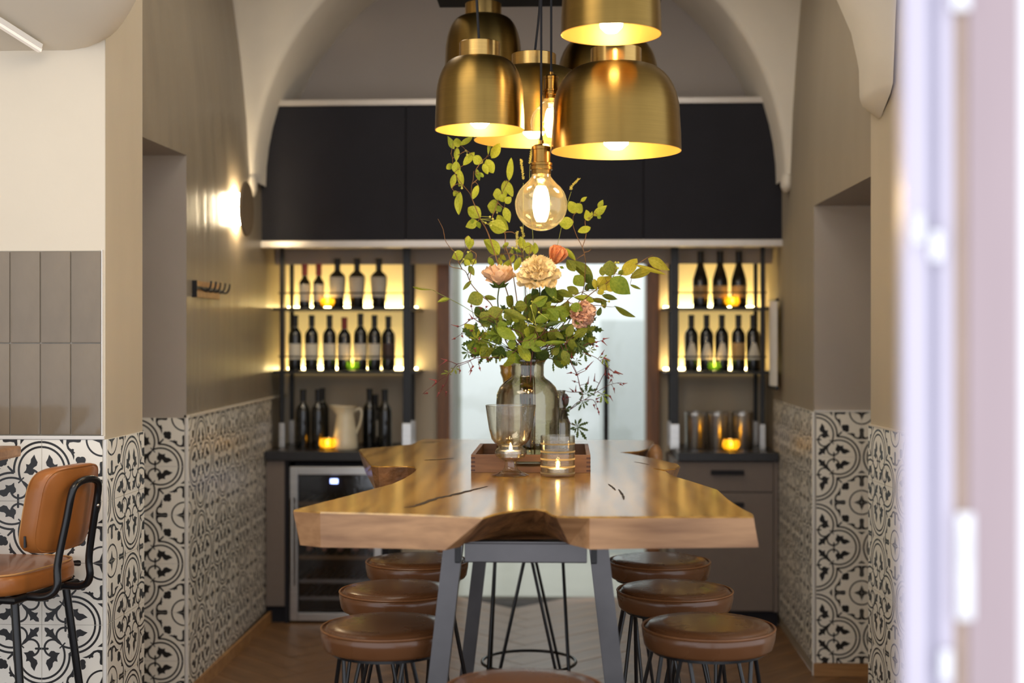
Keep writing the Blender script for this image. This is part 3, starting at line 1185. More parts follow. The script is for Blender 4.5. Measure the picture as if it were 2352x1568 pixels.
# ---------------------------------------------------------------- right cabinet
xr0, xr1 = WY(1548, 1200, YC).x, 1.098
rc = thing('right_cabinet', 'grey brown cabinet with dark worktop, drawer and door at the right', 'cabinet', ((xr0 + xr1) / 2, YC + 0.28, 0))
xd1 = WY(1776, 1200, YC).x
b = MB()
b.rbox((WY(1557, 1045, YC).x, YC - 0.02, ZC - 0.045), (xr1, YB - 0.001, ZC), 0.004)
b.build('worktop', M_counter_dark, rc)
b = MB()
b.box((xr0, YC + 0.022, 0.08), (xr1, YB - 0.002, ZC - 0.046))
b.box((xd1 + 0.003, YC + 0.002, 0.08), (xr1, YC + 0.022, ZC - 0.046))
b.build('carcass', M_grey_front, rc)
zsp = WY(1600, 1130, YC).z
b = MB()
b.rbox((xr0, YC, zsp + 0.003), (xd1, YC + 0.02, ZC - 0.05), 0.002)
dw = b.build('drawer', M_grey_front, rc)
b = MB()
b.rbox((xr0, YC, 0.085), (xd1, YC + 0.02, zsp - 0.002), 0.002)
do = b.build('door', M_grey_front, rc)
for (py, par) in ((1084, dw), (1158, do)):
    h0, h1 = WY(1632, py, YC), WY(1708, py, YC)
    b = MB()
    b.rbox((h0.x, YC - 0.022, h0.z - 0.012), (h1.x, YC - 0.012, h0.z + 0.012), 0.003)
    b.box((h0.x + 0.01, YC - 0.013, h0.z - 0.006), (h0.x + 0.02, YC + 0.001, h0.z + 0.006))
    b.box((h1.x - 0.02, YC - 0.013, h0.z - 0.006), (h1.x - 0.01, YC + 0.001, h0.z + 0.006))
    b.build('handle', M_grey_front if False else M_black_board, par)
b = MB()
b.box((xr0, YC + 0.03, 0.0), (xr1, YC + 0.05, 0.078))
b.build('plinth', M_black_board, rc)

# ---------------------------------------------------------------- shelf units standing on the counters
YS0, YS1 = 7.22, 7.50
ZS1 = WY(780, 709, YS0).z
ZS2 = WY(780, 855, YS0).z
ZTOP = 1.985


def shelf_unit(name, label, x0, x1, thick_px_left):
    s = thing(name, label, 'shelf', ((x0 + x1) / 2, (YS0 + YS1) / 2, ZC))
    pr = 0.022
    for (x, y, wd) in ((x0, YS0 + 0.012, pr), (x0 + 0.001, YS1 - 0.012, pr), (x1, YS0 + 0.012, 0.042), (x1, YS1 - 0.012, 0.03)):
        if thick_px_left:
            x = x0 + x1 - x
        b = MB()
        b.rbox((x - wd / 2, y - 0.011, ZC + 0.13), (x + wd / 2, y + 0.011, ZTOP), 0.002)
        po = b.build('post', M_black_metal, s)
        b = MB()
        b.rbox((x - wd / 2 - 0.004, y - 0.015, ZC), (x + wd / 2 + 0.004, y + 0.015, ZC + 0.135), 0.003)
        b.build('steel_foot', M_steel, po, world=True)
    for z in (ZS1, ZS2):
        b = MB()
        b.rbox((x0 - 0.05, YS0, z - 0.008), (x1 + 0.05, YB - 0.0125, z + 0.008), 0.002)
        sh = b.build('shelf_board', M_black_metal, s)
        b = MB()
        b.tube([(x0 - 0.02, YS0 + 0.004, z + 0.085), (x1 + 0.02, YS0 + 0.004, z + 0.085)], 0.004, 8)
        b.build('rail', M_black_metal, sh)
        b = MB()
        b.box((x0 - 0.035, YS1 + 0.05, z + 0.009), (x1 + 0.02, YS1 + 0.062, z + 0.018))
        b.build('led_strip', M_led, sh)
    return s


xs0, xs1 = WY(647, 800, YS0).x, WY(934, 800, YS0).x
shelf_unit('wall_shelf', 'black metal wine shelf on the left counter, lit from behind', xs0, xs1, False)
xt0, xt1 = WY(1550, 800, YS0).x, WY(1752, 800, YS0).x
shelf_unit('wall_shelf', 'black metal wine shelf on the right cabinet, lit from behind', xt0, xt1, True)
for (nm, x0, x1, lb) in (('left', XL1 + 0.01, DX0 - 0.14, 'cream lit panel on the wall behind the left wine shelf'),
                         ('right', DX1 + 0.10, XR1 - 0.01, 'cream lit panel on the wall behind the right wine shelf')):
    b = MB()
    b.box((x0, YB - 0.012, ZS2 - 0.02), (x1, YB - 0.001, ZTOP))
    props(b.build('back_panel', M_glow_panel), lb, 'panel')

# ---------------------------------------------------------------- wine bottles
PROF = {
    'bordeaux': [(0, 0), (.036, 0), (.0375, .006), (.0375, .185), (.034, .205), (.022, .222), (.0145, .235), (.0138, .285), (.0155, .287), (.0155, .30), (0, .3)],
    'shoulder': [(0, 0), (.036, 0), (.038, .006), (.046, .185), (.045, .205), (.034, .222), (.018, .238), (.0145, .25), (.0138, .305), (.0158, .307), (.0158, .32), (0, .32)],
    'burgundy': [(0, 0), (.041, 0), (.043, .006), (.043, .13), (.041, .16), (.03, .2), (.019, .235), (.0148, .265), (.014, .305), (.016, .307), (.016, .32), (0, .32)],
    'slim': [(0, 0), (.030, 0), (.0315, .006), (.0315, .15), (.028, .172), (.017, .19), (.013, .205), (.0125, .27), (.0138, .272), (.0138, .285), (0, .285)],
}


def bottle(kind, x, y, z, label, group, lab=(.05, .14), lmat=None, cap=None, tri=False, tilt=0.0, hs=1.0, rz=0.0):
    o = thing('wine_bottle', label, 'bottle', (x, y, z), group)
    pr = [(r_, z_ * hs) for r_, z_ in PROF[kind]]
    b = MB()
    b.lathe(pr, 20)
    b.build('glass_body', M_bottle, o, smooth=True, world=False)
    neck = [p for p in pr if p[1] > 0.215 * hs][0][1]
    b = MB()
    rr = [p[0] for p in pr]
    top = pr[-1][1]
    z0_ = top - 0.062
    b.lathe([(.0148, z0_), (.0162, z0_ + .001), (.0162, top - 0.014), (.0172, top - 0.013), (.0172, top + .001), (0, top + .0015)], 16)
    b.build('capsule', cap or M_caps_black, o, smooth=True, world=False)
    if lmat is not None:
        b = MB()
        vs, fs = [], []
        n, m = 14, 4
        rad = lambda zz: [p0[0] + (p1[0] - p0[0]) * (zz - p0[1]) / max(1e-6, p1[1] - p0[1]) for p0, p1 in zip(pr, pr[1:]) if p0[1] <= zz <= p1[1] + 1e-9][0]
        for i in range(m + 1):
            zz = lab[0] + (lab[1] - lab[0]) * i / m
            half = R(62) * (1.0 if not tri else (1 - 0.75 * i / m))
            for k in range(n + 1):
                a = -PI / 2 + half * (2 * k / n - 1)
                rr_ = rad(zz) + 0.0006
                vs.append((rr_ * math.cos(a), rr_ * math.sin(a), zz))
        for i in range(m):
            for k in range(n):
                fs.append((i * (n + 1) + k, i * (n + 1) + k + 1, (i + 1) * (n + 1) + k + 1, (i + 1) * (n + 1) + k))
        b.add(vs, fs)
        b.build('paper_label', lmat, o, smooth=True, world=False)
    o.rotation_euler = (0, tilt, rz)
    return o


YBt = 7.32
ordn = ['leftmost', 'second from the left', 'third from the left', 'fourth from the left', 'fifth from the left', 'sixth from the left', 'rightmost']
zt = ZS1 + 0.009
g = 'bottles on the upper left shelf'
for k, px in enumerate((700, 732)):
    bottle('slim', WY(px, 690, YBt).x, YBt, zt, 'slim wine bottle with red capsule, %s on upper left shelf' % ordn[k], g, (.035, .125), M_label, M_caps_red, hs=0.83)
for k, px in enumerate((775, 820, 870)):
    bottle('shoulder', WY(px, 690, YBt).x, YBt, zt, 'broad shouldered wine bottle, %s of three on upper left shelf' % ('left', 'middle', 'right')[k], g, (.055, .165), M_label, hs=0.83)
zt = ZS2 + 0.009
g = 'bottles on the lower left shelf'
capn = [M_caps_black, M_caps_black, M_caps_black, M_caps_red, M_caps_black, M_caps_black, M_caps_black]
labn = [M_label, M_label, M_label, M_label, M_label, M_label, M_label_dark]
for k, px in enumerate((678, 716, 757, 791, 828, 860, 892)):
    extra = {3: 'red capsuled wine bottle', 6: 'dark labelled wine bottle'}.get(k, 'cream labelled wine bottle')
    bottle('bordeaux', WY(px, 840, YBt).x, YBt, zt, '%s, %s on lower left shelf' % (extra, ordn[k]), g, (.06, .145), labn[k], capn[k], hs=(1.0, 1.0, 1.0, .96, 1.03, 1.0, .98)[k])
g = 'bottles on the upper right shelf'
for k, px in enumerate((1609, 1654, 1697)):
    bottle('burgundy', WY(px, 690, YBt).x, YBt, ZS1 + 0.009, 'sloping shouldered wine bottle, %s on upper right shelf' % ('left', 'middle', 'right')[k], g, (.05, .115), M_label_tan, hs=0.94)
g = 'bottles on the lower right shelf'
for k, px in enumerate((1588, 1623, 1658, 1696, 1730)):
    bottle('bordeaux', WY(px, 840, YBt).x, YBt, ZS2 + 0.009, 'wine bottle with %s label, %s on lower right shelf' % ('tan' if k == 3 else 'pointed cream', ('leftmost', 'second', 'third', 'fourth', 'rightmost')[k]), g,
           (.06, .15), M_label_tan if k == 3 else M_label, hs=1.0, tri=(k != 3))
g = 'bottles on the left counter'
for k, (px, y, hs_, lb) in enumerate(((696, 7.20, 1.05, 'unlabelled dark wine bottle at the left end of left counter'),
                                     (731, 7.20, 1.05, 'unlabelled dark wine bottle beside the yellow candle on left counter'),
                                     (740, 7.38, 1.05, 'dark wine bottle half hidden behind another on left counter'),
                                     (849, 7.33, 1.05, 'dark wine bottle just right of the cream jug'),
                                     (884, 7.22, 1.05, 'dark wine bottle at the right end of left counter'))):
    bottle('bordeaux', WY(px, 1000, y).x, y, ZC + 0.001, lb, g, hs=hs_)
bottle('bordeaux', WY(862, 1000, 7.42).x, 7.42, ZC + 0.001, 'shorter wine bottle with cream label between two dark bottles', g, (.05, .14), M_label, hs=0.93)

# ---------------------------------------------------------------- candle bowls on shelves and counters
def candle_bowl(px, y, z, r, label, gm):
    p = WY(px, 800, y)
    o = thing('candle_bowl', label, 'candle holder', (p.x, y, z), 'tealight bowls at the back of the room')
    b = MB()
    h = r * 1.35
    wob = lambda a, zz: 1 + 0.035 * math.cos(10 * a)
    b.lathe([(0, .003), (r * .55, .003), (r * .8, h * .18), (r, h * .5), (r * .92, h * .85), (r * .82, h), (r * .78, h), (r * .87, h * .84), (r * .94, h * .5), (r * .74, h * .2), (0, .007)], 40, wob=wob)
    b.build('bowl', gm, o, smooth=True, world=False)
    b = MB()
    b.lathe([(0, .008), (r * .42, .008), (r * .42, .022), (0, .022)], 20)
    b.build('tealight', M_wax, o, smooth=True, world=False)
    b = MB()
    b.sphere((0, 0, .036), (.006, .006, .013), 10, 8)
    b.build('flame', M_flame, o, smooth=True, world=False)
    return o


candle_bowl(752, 7.25, ZS1 + .008, .038, 'glowing yellow glass candle bowl on the upper left shelf', M_glass_yellow)
candle_bowl(810, 7.25, ZS2 + .008, .036, 'green glass candle bowl on the lower left shelf', M_glass_green)
candle_bowl(752, 7.12, ZC + .001, .045, 'yellow glass candle bowl on the left counter beside the jug', M_glass_yellow)
candle_bowl(1682, 7.25, ZS1 + .008, .040, 'glowing yellow glass candle bowl on the upper right shelf', M_glass_yellow)
candle_bowl(1641, 7.25, ZS2 + .008, .036, 'green glass candle bowl on the lower right shelf', M_glass_green)
candle_bowl(1679, 7.11, ZC + .001, .046, 'yellow glass candle bowl before the steel coolers', M_glass_yellow)

# ---------------------------------------------------------------- enamel jug
pj = WY(793, 1000, 7.18)
jg = thing('enamel_jug', 'cream enamel jug on the left counter', 'jug', (pj.x, 7.18, ZC + 0.001))
b = MB()
hj = 0.225
b.lathe([(0, 0), (.066, 0), (.069, .006), (.066, .04), (.056, .12), (.047, .18), (.05, .21), (.06, hj), (.057, hj), (.047, .21), (.044, .18), (.053, .12), (.062, .04), (.0, .01)], 28)
b.v = [(v[0] - (0.028 if v[2] > 0.2 and v[0] < -0.03 else 0), v[1], v[2] + (0.006 if v[2] > 0.2 and v[0] < -0.03 else 0)) for v in b.v]
b.build('body', M_enamel, jg, smooth=True, world=False)
b = MB()
b.tube(spline([(.05, 0, .20), (.078, 0, .215), (.088, 0, .19), (.08, 0, .14), (.062, 0, .09), (.06, 0, .08)]), .006, 8)
b.build('handle', M_enamel, jg, smooth=True, world=False)

# ---------------------------------------------------------------- steel wine buckets
for k, px in enumerate((1597, 1648, 1705)):
    p = WY(px, 1000, 7.3)
    o = thing('steel_cooler', 'brushed steel bottle cooler, %s of three on right cabinet' % ('left', 'middle', 'right')[k], 'bottle cooler', (p.x, 7.3, ZC + 0.001), 'steel bottle coolers on the right cabinet')
    b = MB()
    b.lathe([(0, 0), (.054, 0), (.056, .004), (.057, .185), (.0585, .19), (.0585, .194), (.054, .194), (.053, .01), (0, .008)], 32)
    b.build('cylinder', M_steel, o, smooth=True, world=False)
    b = MB()
    b.lathe([(.0575, .176), (.0605, .178), (.0605, .186), (.0575, .188)], 32)
    b.build('rim_band', M_steel, o, smooth=True, world=False)

# ---------------------------------------------------------------- white roll blind on the right wall
p0 = WX(1786, 690, 1.10)
p1 = WX(1786, 890, 1.10)
wb2 = thing('hanging_towel', 'narrow white cloth hanging on the right wall by the shelf', 'towel', (1.085, p0.y, p1.z))
b = MB()
vs, fs = [], []
nn = 14
for i in range(9):
    z = p1.z + (p0.z - p1.z) * i / 8
    for k in range(nn + 1):
        t = k / nn
        vs.append((1.088 - 0.012 * math.sin(t * PI * 5) ** 2 - 0.008, p0.y - 0.12 + 0.22 * t, z))
for i in range(8):
    for k in range(nn):
        a = i * (nn + 1) + k
        fs.append((a, a + 1, a + nn + 2, a + nn + 1))
b.add(vs, fs)
b.build('cloth', mat('white_linen', srgb(218, 214, 208), 0.9, var=0.03), wb2, smooth=True)
b = MB()
b.tube([(1.078, p0.y - 0.14, p0.z), (1.078, p0.y + 0.12, p0.z)], 0.008, 10)
b.tube([(1.078, p0.y - 0.14, p1.z + .002), (1.078, p0.y + 0.12, p1.z + .002)], 0.011, 10)
b.build('rod', M_black_metal, wb2)

# ---------------------------------------------------------------- disc sconce on the left wall
def xleft(y):
    return XL0 + (XL1 - XL0) * (y - YL0) / (YL1 - YL0)


ps = WX(566, 480, -1.525)
sx = xleft(ps.y)
sn = thing('wall_sconce', 'round plaster coloured disc sconce glowing on the left wall', 'wall lamp', (sx, ps.y, ps.z))
b = MB()
b.lathe([(0, .058), (.02, .06), (.126, .06), (.131, .055), (.131, .050), (.126, .046), (0, .044)][::-1], 48)
b.v = [(v[2], v[0], v[1]) for v in b.v]
b.build('disc', mat('taupe_lamp_disc', srgb(112, 96, 76), 0.6, var=0.03), sn, smooth=True, world=False, fix=True)
b = MB()
b.lathe([(0, .0), (.05, .0), (.05, .012), (0, .012)], 24)
b.v = [(v[2], v[0], v[1]) for v in b.v]
b.build('base', M_white_trim, sn, smooth=True, world=False, fix=True)
b = MB()
b.lathe([(0.052, .018), (.075, .018), (.075, .030), (.052, .030), (.052, .018)], 32)
b.v = [(v[2], v[0], v[1]) for v in b.v]
b.build('led_ring', emission('sconce_led', (1.0, 0.84, 0.55), 150.0), sn, smooth=True, world=False, fix=True)
b = MB()
b.tube([(0.012, 0, 0), (0.046, 0, 0)], 0.02, 12)
b.build('stem', M_white_trim, sn, world=False)

# ---------------------------------------------------------------- hook rail on the left wall
h0, h1 = WX(444, 660, -1.56), WX(500, 660, -1.56)
hr = thing('hook_rail', 'small wooden coat rail with black hooks on the left wall', 'coat rack', (xleft(h0.y), (h0.y + h1.y) / 2, h0.z - 0.04))
b = MB()
xh = xleft((h0.y + h1.y) / 2) + 0.002
b.rbox((xh, h0.y, h0.z - 0.04), (xh + 0.016, h1.y, h0.z + 0.03), 0.003)
b.build('backboard', M_oak_trim, hr)
b = MB()
b.box((xh + 0.016, h0.y, h0.z - 0.006), (xh + 0.022, h1.y, h0.z + 0.006))
b.box((xh + 0.0, h0.y - 0.008, h0.z - 0.04), (xh + 0.022, h0.y, h0.z + 0.03))
b.build('rail', M_black_metal, hr)
for k in range(5):
    yy = h0.y + (h1.y - h0.y) * (0.16 + 0.2 * k)
    b = MB()
    b.tube(spline([(xh + .018, yy, h0.z), (xh + .045, yy, h0.z - .012), (xh + .06, yy, h0.z + .005), (xh + .064, yy, h0.z + .03)], 4), 0.0045, 8)
    b.build('hook', M_black_metal, hr, smooth=True)
# ================================================================== TABLE
ZT = 1.06
TH = 0.088
M_slab = wood('varnished_elm_top', srgb(126, 88, 34), srgb(180, 136, 62), rough=0.24, coat=0.35, scale=1.6, axis=1, dist=8, bump=0.05, figure=5.0)
M_slab_end = wood('sawn_slab_edge', srgb(124, 86, 54), srgb(182, 138, 96), rough=0.42, coat=0.1, scale=1.3, axis=0, dist=9, bump=0.12, figure=3.0)
M_bark = mat('dark_bark_edge', srgb(112, 74, 40), 0.55, var=0.4, scale=22, bump=0.9, bscale=30, bdist=0.01)
M_crack_streak = mat('dark_crack_streak', srgb(36, 22, 12), 0.6, var=0.3)


def zt(x, y):
    return 640 + x / 2.1, 980 + y / 2.1


# outline of the top (zoom pixels of the slab picture): x, y, kind
OUT = [(70, 400, 'end'), (200, 410, 'end'), (420, 415, 'end'), (600, 420, 'end'), (800, 428, 'end'), (985, 437, 'bark'),
       (1040, 420, 'bark'), (1100, 408, 'bark'), (1180, 397, 'bark'), (1240, 394, 'bark'), (1285, 402, 'bark'), (1315, 422, 'bark'),
       (1340, 431, 'end'), (1500, 432, 'end'), (1750, 432, 'end'), (2000, 432, 'end'), (2292, 432, 'live'),
       (2288, 418, 'live'), (2240, 395, 'live'), (2175, 352, 'live'), (2120, 303, 'live'), (2050, 280, 'live'), (1980, 258, 'live'), (1910, 238, 'live'),
       (1868, 214, 'bark'), (1802, 199, 'bark'), (1860, 207, 'live'), (1915, 200, 'live'), (1938, 188, 'live'), (1925, 178, 'live'),
       (1880, 168, 'live'), (1815, 152, 'live'), (1750, 140, 'live'), (1700, 130, 'bark'), (1648, 123, 'bark'), (1740, 117, 'bark'), (1780, 106, 'live'),
       (1800, 88, 'live'), (1812, 72, 'live'), (1790, 64, 'end'), (1500, 62, 'end'), (1100, 60, 'end'), (700, 58, 'live'),
       (668, 70, 'live'), (640, 84, 'live'), (520, 95, 'live'), (400, 105, 'live'), (385, 110, 'live'),
       (445, 186, 'bark'), (480, 190, 'bark'), (560, 189, 'bark'), (620, 189, 'bark'), (652, 193, 'bark'), (664, 203, 'live'),
       (645, 222, 'live'), (600, 250, 'live'), (540, 276, 'live'), (440, 302, 'live'), (300, 340, 'live'), (150, 378, 'live')]
top = []
for (x, y, k) in OUT:
    px, py = zt(x, y)
    w = WZ(px, py, ZT)
    top.append([w.x, w.y, k])
# lower outline: slightly drawn in; the front hollow is undercut
nP = len(top)
bot = []
for i in range(nP):
    p, a, c = top[i], top[i - 1], top[(i + 1) % nP]
    t = Vector((c[0] - a[0], c[1] - a[1], 0)).normalized()
    nrm = Vector((t.y, -t.x, 0))
    d = {'end': 0.004, 'live': 0.028, 'bark': 0.018}[p[2]]
    bot.append([p[0] - nrm.x * d, p[1] - nrm.y * d])
under = {5: (872, 585), 6: (900, 566), 7: (985, 548), 8: (1085, 536), 9: (1190, 528), 10: (1280, 532), 11: (1350, 552), 12: (1402, 578)}
for i, (x, y) in under.items():
    px, py = zt(x, y)
    w = WZ(px, py, ZT - TH)
    bot[i] = [w.x, w.y]
# the left corner tapers in, the right one swells out a little
bot[0] = [top[0][0] + 0.017, top[0][1] + 0.006]
bot[16] = [top[16][0] + 0.012, top[16][1] + 0.004]
bot[17] = [top[17][0] + 0.014, top[17][1] + 0.004]
bot[18] = [top[18][0] + 0.004, top[18][1] + 0.004]
xl_, xr_ = top[0][0], top[16][0]


def thick(x):
    t = max(0.0, min(1.0, (x - xl_) / (xr_ - xl_)))
    return 0.091 + (0.0765 - 0.091) * t

txs = [p[0] for p in top]
tys = [p[1] for p in top]
tb = thing('slab_table', 'live edge wooden slab table on grey steel trestles', 'table', (sum(txs) / nP, (min(tys) + max(tys)) / 2, 0))
b = MB()
tri = tessellate_polygon([[Vector((p[0], p[1], 0)) for p in top]])
bev = 0.004
vs = [(p[0], p[1], ZT) for p in top]
# soft upper arris
for i in range(nP):
    p, a, c = top[i], top[i - 1], top[(i + 1) % nP]
    vs.append((p[0], p[1], ZT - bev))
cenx, ceny = sum(txs) / nP, sum(tys) / nP
for i in range(nP):
    vs.append((bot[i][0], bot[i][1], ZT - thick(bot[i][0])))
    a = top[i - 1]
    c = top[(i + 1) % nP]
    t = Vector((c[0] - a[0], c[1] - a[1], 0)).normalized()
    vs[i] = (top[i][0] - t.y * 0.003, top[i][1] + t.x * 0.003, ZT)
# middle ring bulges for live edges
fs, mi = [], []
for t in tri:
    a, bb, c = [Vector(vs[i]) for i in t]
    tt = t if (bb - a).cross(c - a).z > 0 else (t[0], t[2], t[1])
    fs.append(tt)
    mi.append(0)
    fs.append((tt[2] + 2 * nP, tt[1] + 2 * nP, tt[0] + 2 * nP))
    mi.append(1)
for i in range(nP):
    j = (i + 1) % nP
    fs.append((i + nP, j + nP, j, i))
    mi.append(0)
    fs.append((i + 2 * nP, j + 2 * nP, j + nP, i + nP))
    k = top[i][2]
    mi.append({'end': 1, 'live': 1, 'bark': 2}[k])
bb = MB()
bb.v, bb.f, bb.mi = vs, fs, mi
slab = bb.build('slab', [M_slab, M_slab_end, M_bark], tb, fix=True)
bl = WZ(1505, 1034, ZT)
b = MB()
b.sphere((bl.x, bl.y, ZT - 0.025), (0.03, 0.06, 0.05), 18, 12)
b.build('burl', M_slab_end, slab, smooth=True)
# cracks, knots and a long dark streak in the top
cracks = [[(600, 388), (660, 380), (760, 345), (830, 330), (930, 305), (1010, 285)], [(700, 160), (760, 157), (850, 150)], [(690, 75), (760, 72), (790, 70)],  # the first line is the long, wide dark streak
          [(1590, 275), (1610, 290), (1625, 305)], [(1715, 168), (1740, 172), (1790, 182)], [(1640, 300), (1660, 330), (1665, 350)]]
for ci, cr in enumerate(cracks):
    b = MB()
    pts = []
    for (x, y) in cr:
        px, py = zt(x, y)
        pts.append(WZ(px, py, ZT + 0.0006))
    pts = spline(pts, 5)
    vs, fs = [], []
    n = len(pts)
    for i, p in enumerate(pts):
        t = (pts[min(i + 1, n - 1)] - pts[max(i - 1, 0)]).normalized()
        s = Vector((t.y, -t.x, 0))
        w = (0.009 if ci < 3 else 0.003) * (0.3 + abs(math.sin(i * 1.9))) * (1 - abs(2 * i / (n - 1) - 1) ** 3) + 0.0005
        vs += [p + s * w, p - s * w]
    for i in range(n - 1):
        fs.append((2 * i, 2 * i + 1, 2 * i + 3, 2 * i + 2))
    b.add(vs, fs)
    b.build('crack', M_crack_streak, slab, fix=True)


def trestle(y, xa, xb, name):
    """steel frame: cross beam and two splayed legs"""
    zb1 = ZT - 0.0915
    t = tb
    b = MB()
    b.rbox((xa + 0.03, y - 0.03, zb1 - 0.058), (xb - 0.03, y + 0.03, zb1 - 0.006), 0.003)
    b.rbox((xa - 0.06, y - 0.045, zb1 - 0.006), (xb + 0.06, y + 0.045, zb1), 0.002)
    b.build('cross_beam', M_raw_steel, t)
    for s, x in ((-1, xa), (1, xb)):
        b = MB()
        b.bar((x, y, zb1 - 0.008), (x + s * 0.11, y, 0.008), 0.05, 0.05, up=(0, 1, 0))
        b.box((x + s * 0.11 - 0.045, y - 0.045, 0), (x + s * 0.11 + 0.045, y + 0.045, 0.008))
        lg = b.build('leg', M_raw_steel, t)
        b = MB()
        b.rbox((x + s * (-0.012) - 0.008, y - 0.031, zb1 - 0.06), (x + s * (-0.012) + 0.008, y - 0.024, zb1 - 0.015), 0.003)
        b.build('bolt_slot', M_black_metal, lg)


ya = 3.56
xa, xb = WY(1043, 1262, ya).x, WY(1374, 1262, ya).x
trestle(ya, xa, xb, 'near')
trestle(5.20, xa, xb, 'far')
b = MB()
b.bar(((xa + xb) / 2, ya + 0.03, ZT - TH - 0.03), ((xa + xb) / 2, 5.17, ZT - TH - 0.03), 0.05, 0.05)
b.build('long_beam', M_raw_steel, tb)

# ================================================================== STOOLS
M_leather = mat('brown_stool_leather', srgb(98, 62, 36), 0.27, var=0.09, scale=5, rvar=0.08, bump=0.25, bscale=90, bdist=0.0006, coat=0.25)
M_piping = mat('leather_piping', srgb(118, 76, 44), 0.35, var=0.1)
ZSEAT = 0.70


def make_stool(label, loc, rz):
    o = thing('bar_stool', label, 'stool', loc, 'round leather bar stools at the slab table', rz=rz)
    b = MB()
    z = ZSEAT
    rr = 0.1835
    b.lathe([(0, z - .058), (.150, z - .058), (.172, z - .054), (.1775, z - .046), (rr - .001, z - .02), (rr, z - .004),
             (.177, z + .0005), (.171, z + .001), (.168, z + .006), (.1635, z + .0095), (.12, z + .0125), (.06, z + .0135), (0, z + .014)], 56)
    b.build('seat_cushion', M_leather, o, smooth=R(60), world=False)
    b = MB()
    b.tube([(.1815 * math.cos(2 * PI * k / 56), .1815 * math.sin(2 * PI * k / 56), z + .0015) for k in range(56)], .0034, 6, closed=True)
    b.build('piping', M_piping, o, smooth=True, world=False)
    b = MB()
    b.lathe([(0, z - .066), (.155, z - .066), (.155, z - .058), (0, z - .058)], 32)
    b.build('seat_plate', M_black_gloss, o, smooth=True, world=False)
    for k in range(4):
        a = k * PI / 2
        b = MB()
        foot = Vector((.222 * math.cos(a), .222 * math.sin(a), .007))
        ra = .135
        da = R(40)
        p0 = Vector((ra * math.cos(a - da), ra * math.sin(a - da), z - .06))
        p1 = Vector((ra * math.cos(a + da), ra * math.sin(a + da), z - .06))
        tg = Vector((-math.sin(a), math.cos(a), 0))
        b.tube([p0] + [foot - tg * .014 + Vector((0, 0, .02)), foot - tg * .006, foot + tg * .006, foot + tg * .014 + Vector((0, 0, .02))] + [p1], .0062, 8)
        b.build('hairpin_leg', M_black_gloss, o, smooth=True, world=False)
    b = MB()
    b.tube([(.188 * math.cos(2 * PI * k / 48), .188 * math.sin(2 * PI * k / 48), .20) for k in range(48)], .0062, 8, closed=True)
    b.build('foot_ring', M_black_gloss, o, smooth=True, world=False)
    return o


def stool_at(px, S):
    Zc = F / S
    d = ray(px, 1400)
    p = _c + d * (Zc / F)
    return (p.x, p.y, 0)


st = make_stool('brown leather bar stool at the near right corner of the table', stool_at(1627, 831), R(12))
for (px, S, rz, lb) in ((1550, 727, 25, 'brown leather bar stool in the middle of the right row'),
                        (1514, 643, -8, 'brown leather bar stool at the far end of the right row'),
                        (890, 831, -14, 'brown leather bar stool at the near left corner of the table'),
                        (913, 727, 30, 'brown leather bar stool in the middle of the left row'),
                        (958, 643, 6, 'brown leather bar stool at the far end of the left row'),
                        (1205, 1010, 20, 'brown leather bar stool cropped at the bottom edge before the near trestle'),
                        (1215, 572, 45, 'bar stool tucked under the table behind the trestles')):
    c = copy_tree(st)
    c.location = stool_at(px, S)
    c.rotation_euler = (0, 0, R(rz))
    c['label'] = lb

# ================================================================== CHAIR AT THE LEFT, BAR EDGE, STRIP LIGHT
M_tan = mat('tan_chair_leather', srgb(152, 92, 42), 0.36, var=0.16, scale=6, rvar=0.06, bump=0.25, bscale=70, bdist=0.0006, coat=0.2)
M_stitch = mat('tan_stitching', srgb(190, 140, 84), 0.6)
chx, chy = WY(172, 1160, 4.06).x, 4.06
al = R(77)
wv = Vector((math.cos(al), math.sin(al), 0))       # along the width of the back, to the right and away
nv = Vector((math.sin(al), -math.cos(al), 0))      # rear face of the back
ch = thing('bar_chair', 'tan leather bar chair with black tube frame by the tiled left wall', 'chair', (chx, chy, 0))


def cpt(a, d, z):
    """a: along width from the middle, d: behind (+) the back plane, z height; local coordinates"""
    p = wv * a + nv * d
    return (p.x, p.y, z)


zb0, zb1 = WY(120, 1265, 4.05).z, WY(150, 1064, 4.1).z


def cushion(name, half_w, half_h, thick, fn, m, parent, sub=5, rad=0.05):
    """rounded rectangular pad; fn maps (a,b,c) to a point"""
    b = MB()
    n = 40
    ring = []
    for k in range(n):
        t = 2 * PI * k / n
        ca, sa = math.cos(t), math.sin(t)
        e = 0.42
        ring.append((half_w * math.copysign(abs(ca) ** e, ca), half_h * math.copysign(abs(sa) ** e, sa)))
    layers = [(-1, 0.0), (-1, .5), (-1, .9), (-.82, .985), (-.4, 1.0), (.4, 1.0), (.82, .985), (1, .9), (1.04, .5), (1.05, 0.0)]
    vs, fs = [], []
    for (c, s) in layers:
        for (x, y) in ring:
            vs.append(fn(x * max(s, .001), y * max(s, .001), c * thick / 2))
    for i in range(len(layers) - 1):
        for k in range(n):
            k2 = (k + 1) % n
            fs.append((i * n + k, i * n + k2, (i + 1) * n + k2, (i + 1) * n + k))
    b.add(vs, fs)
    o = b.build(name, m, parent, smooth=R(70), world=False, fix=True)
    return o, ring


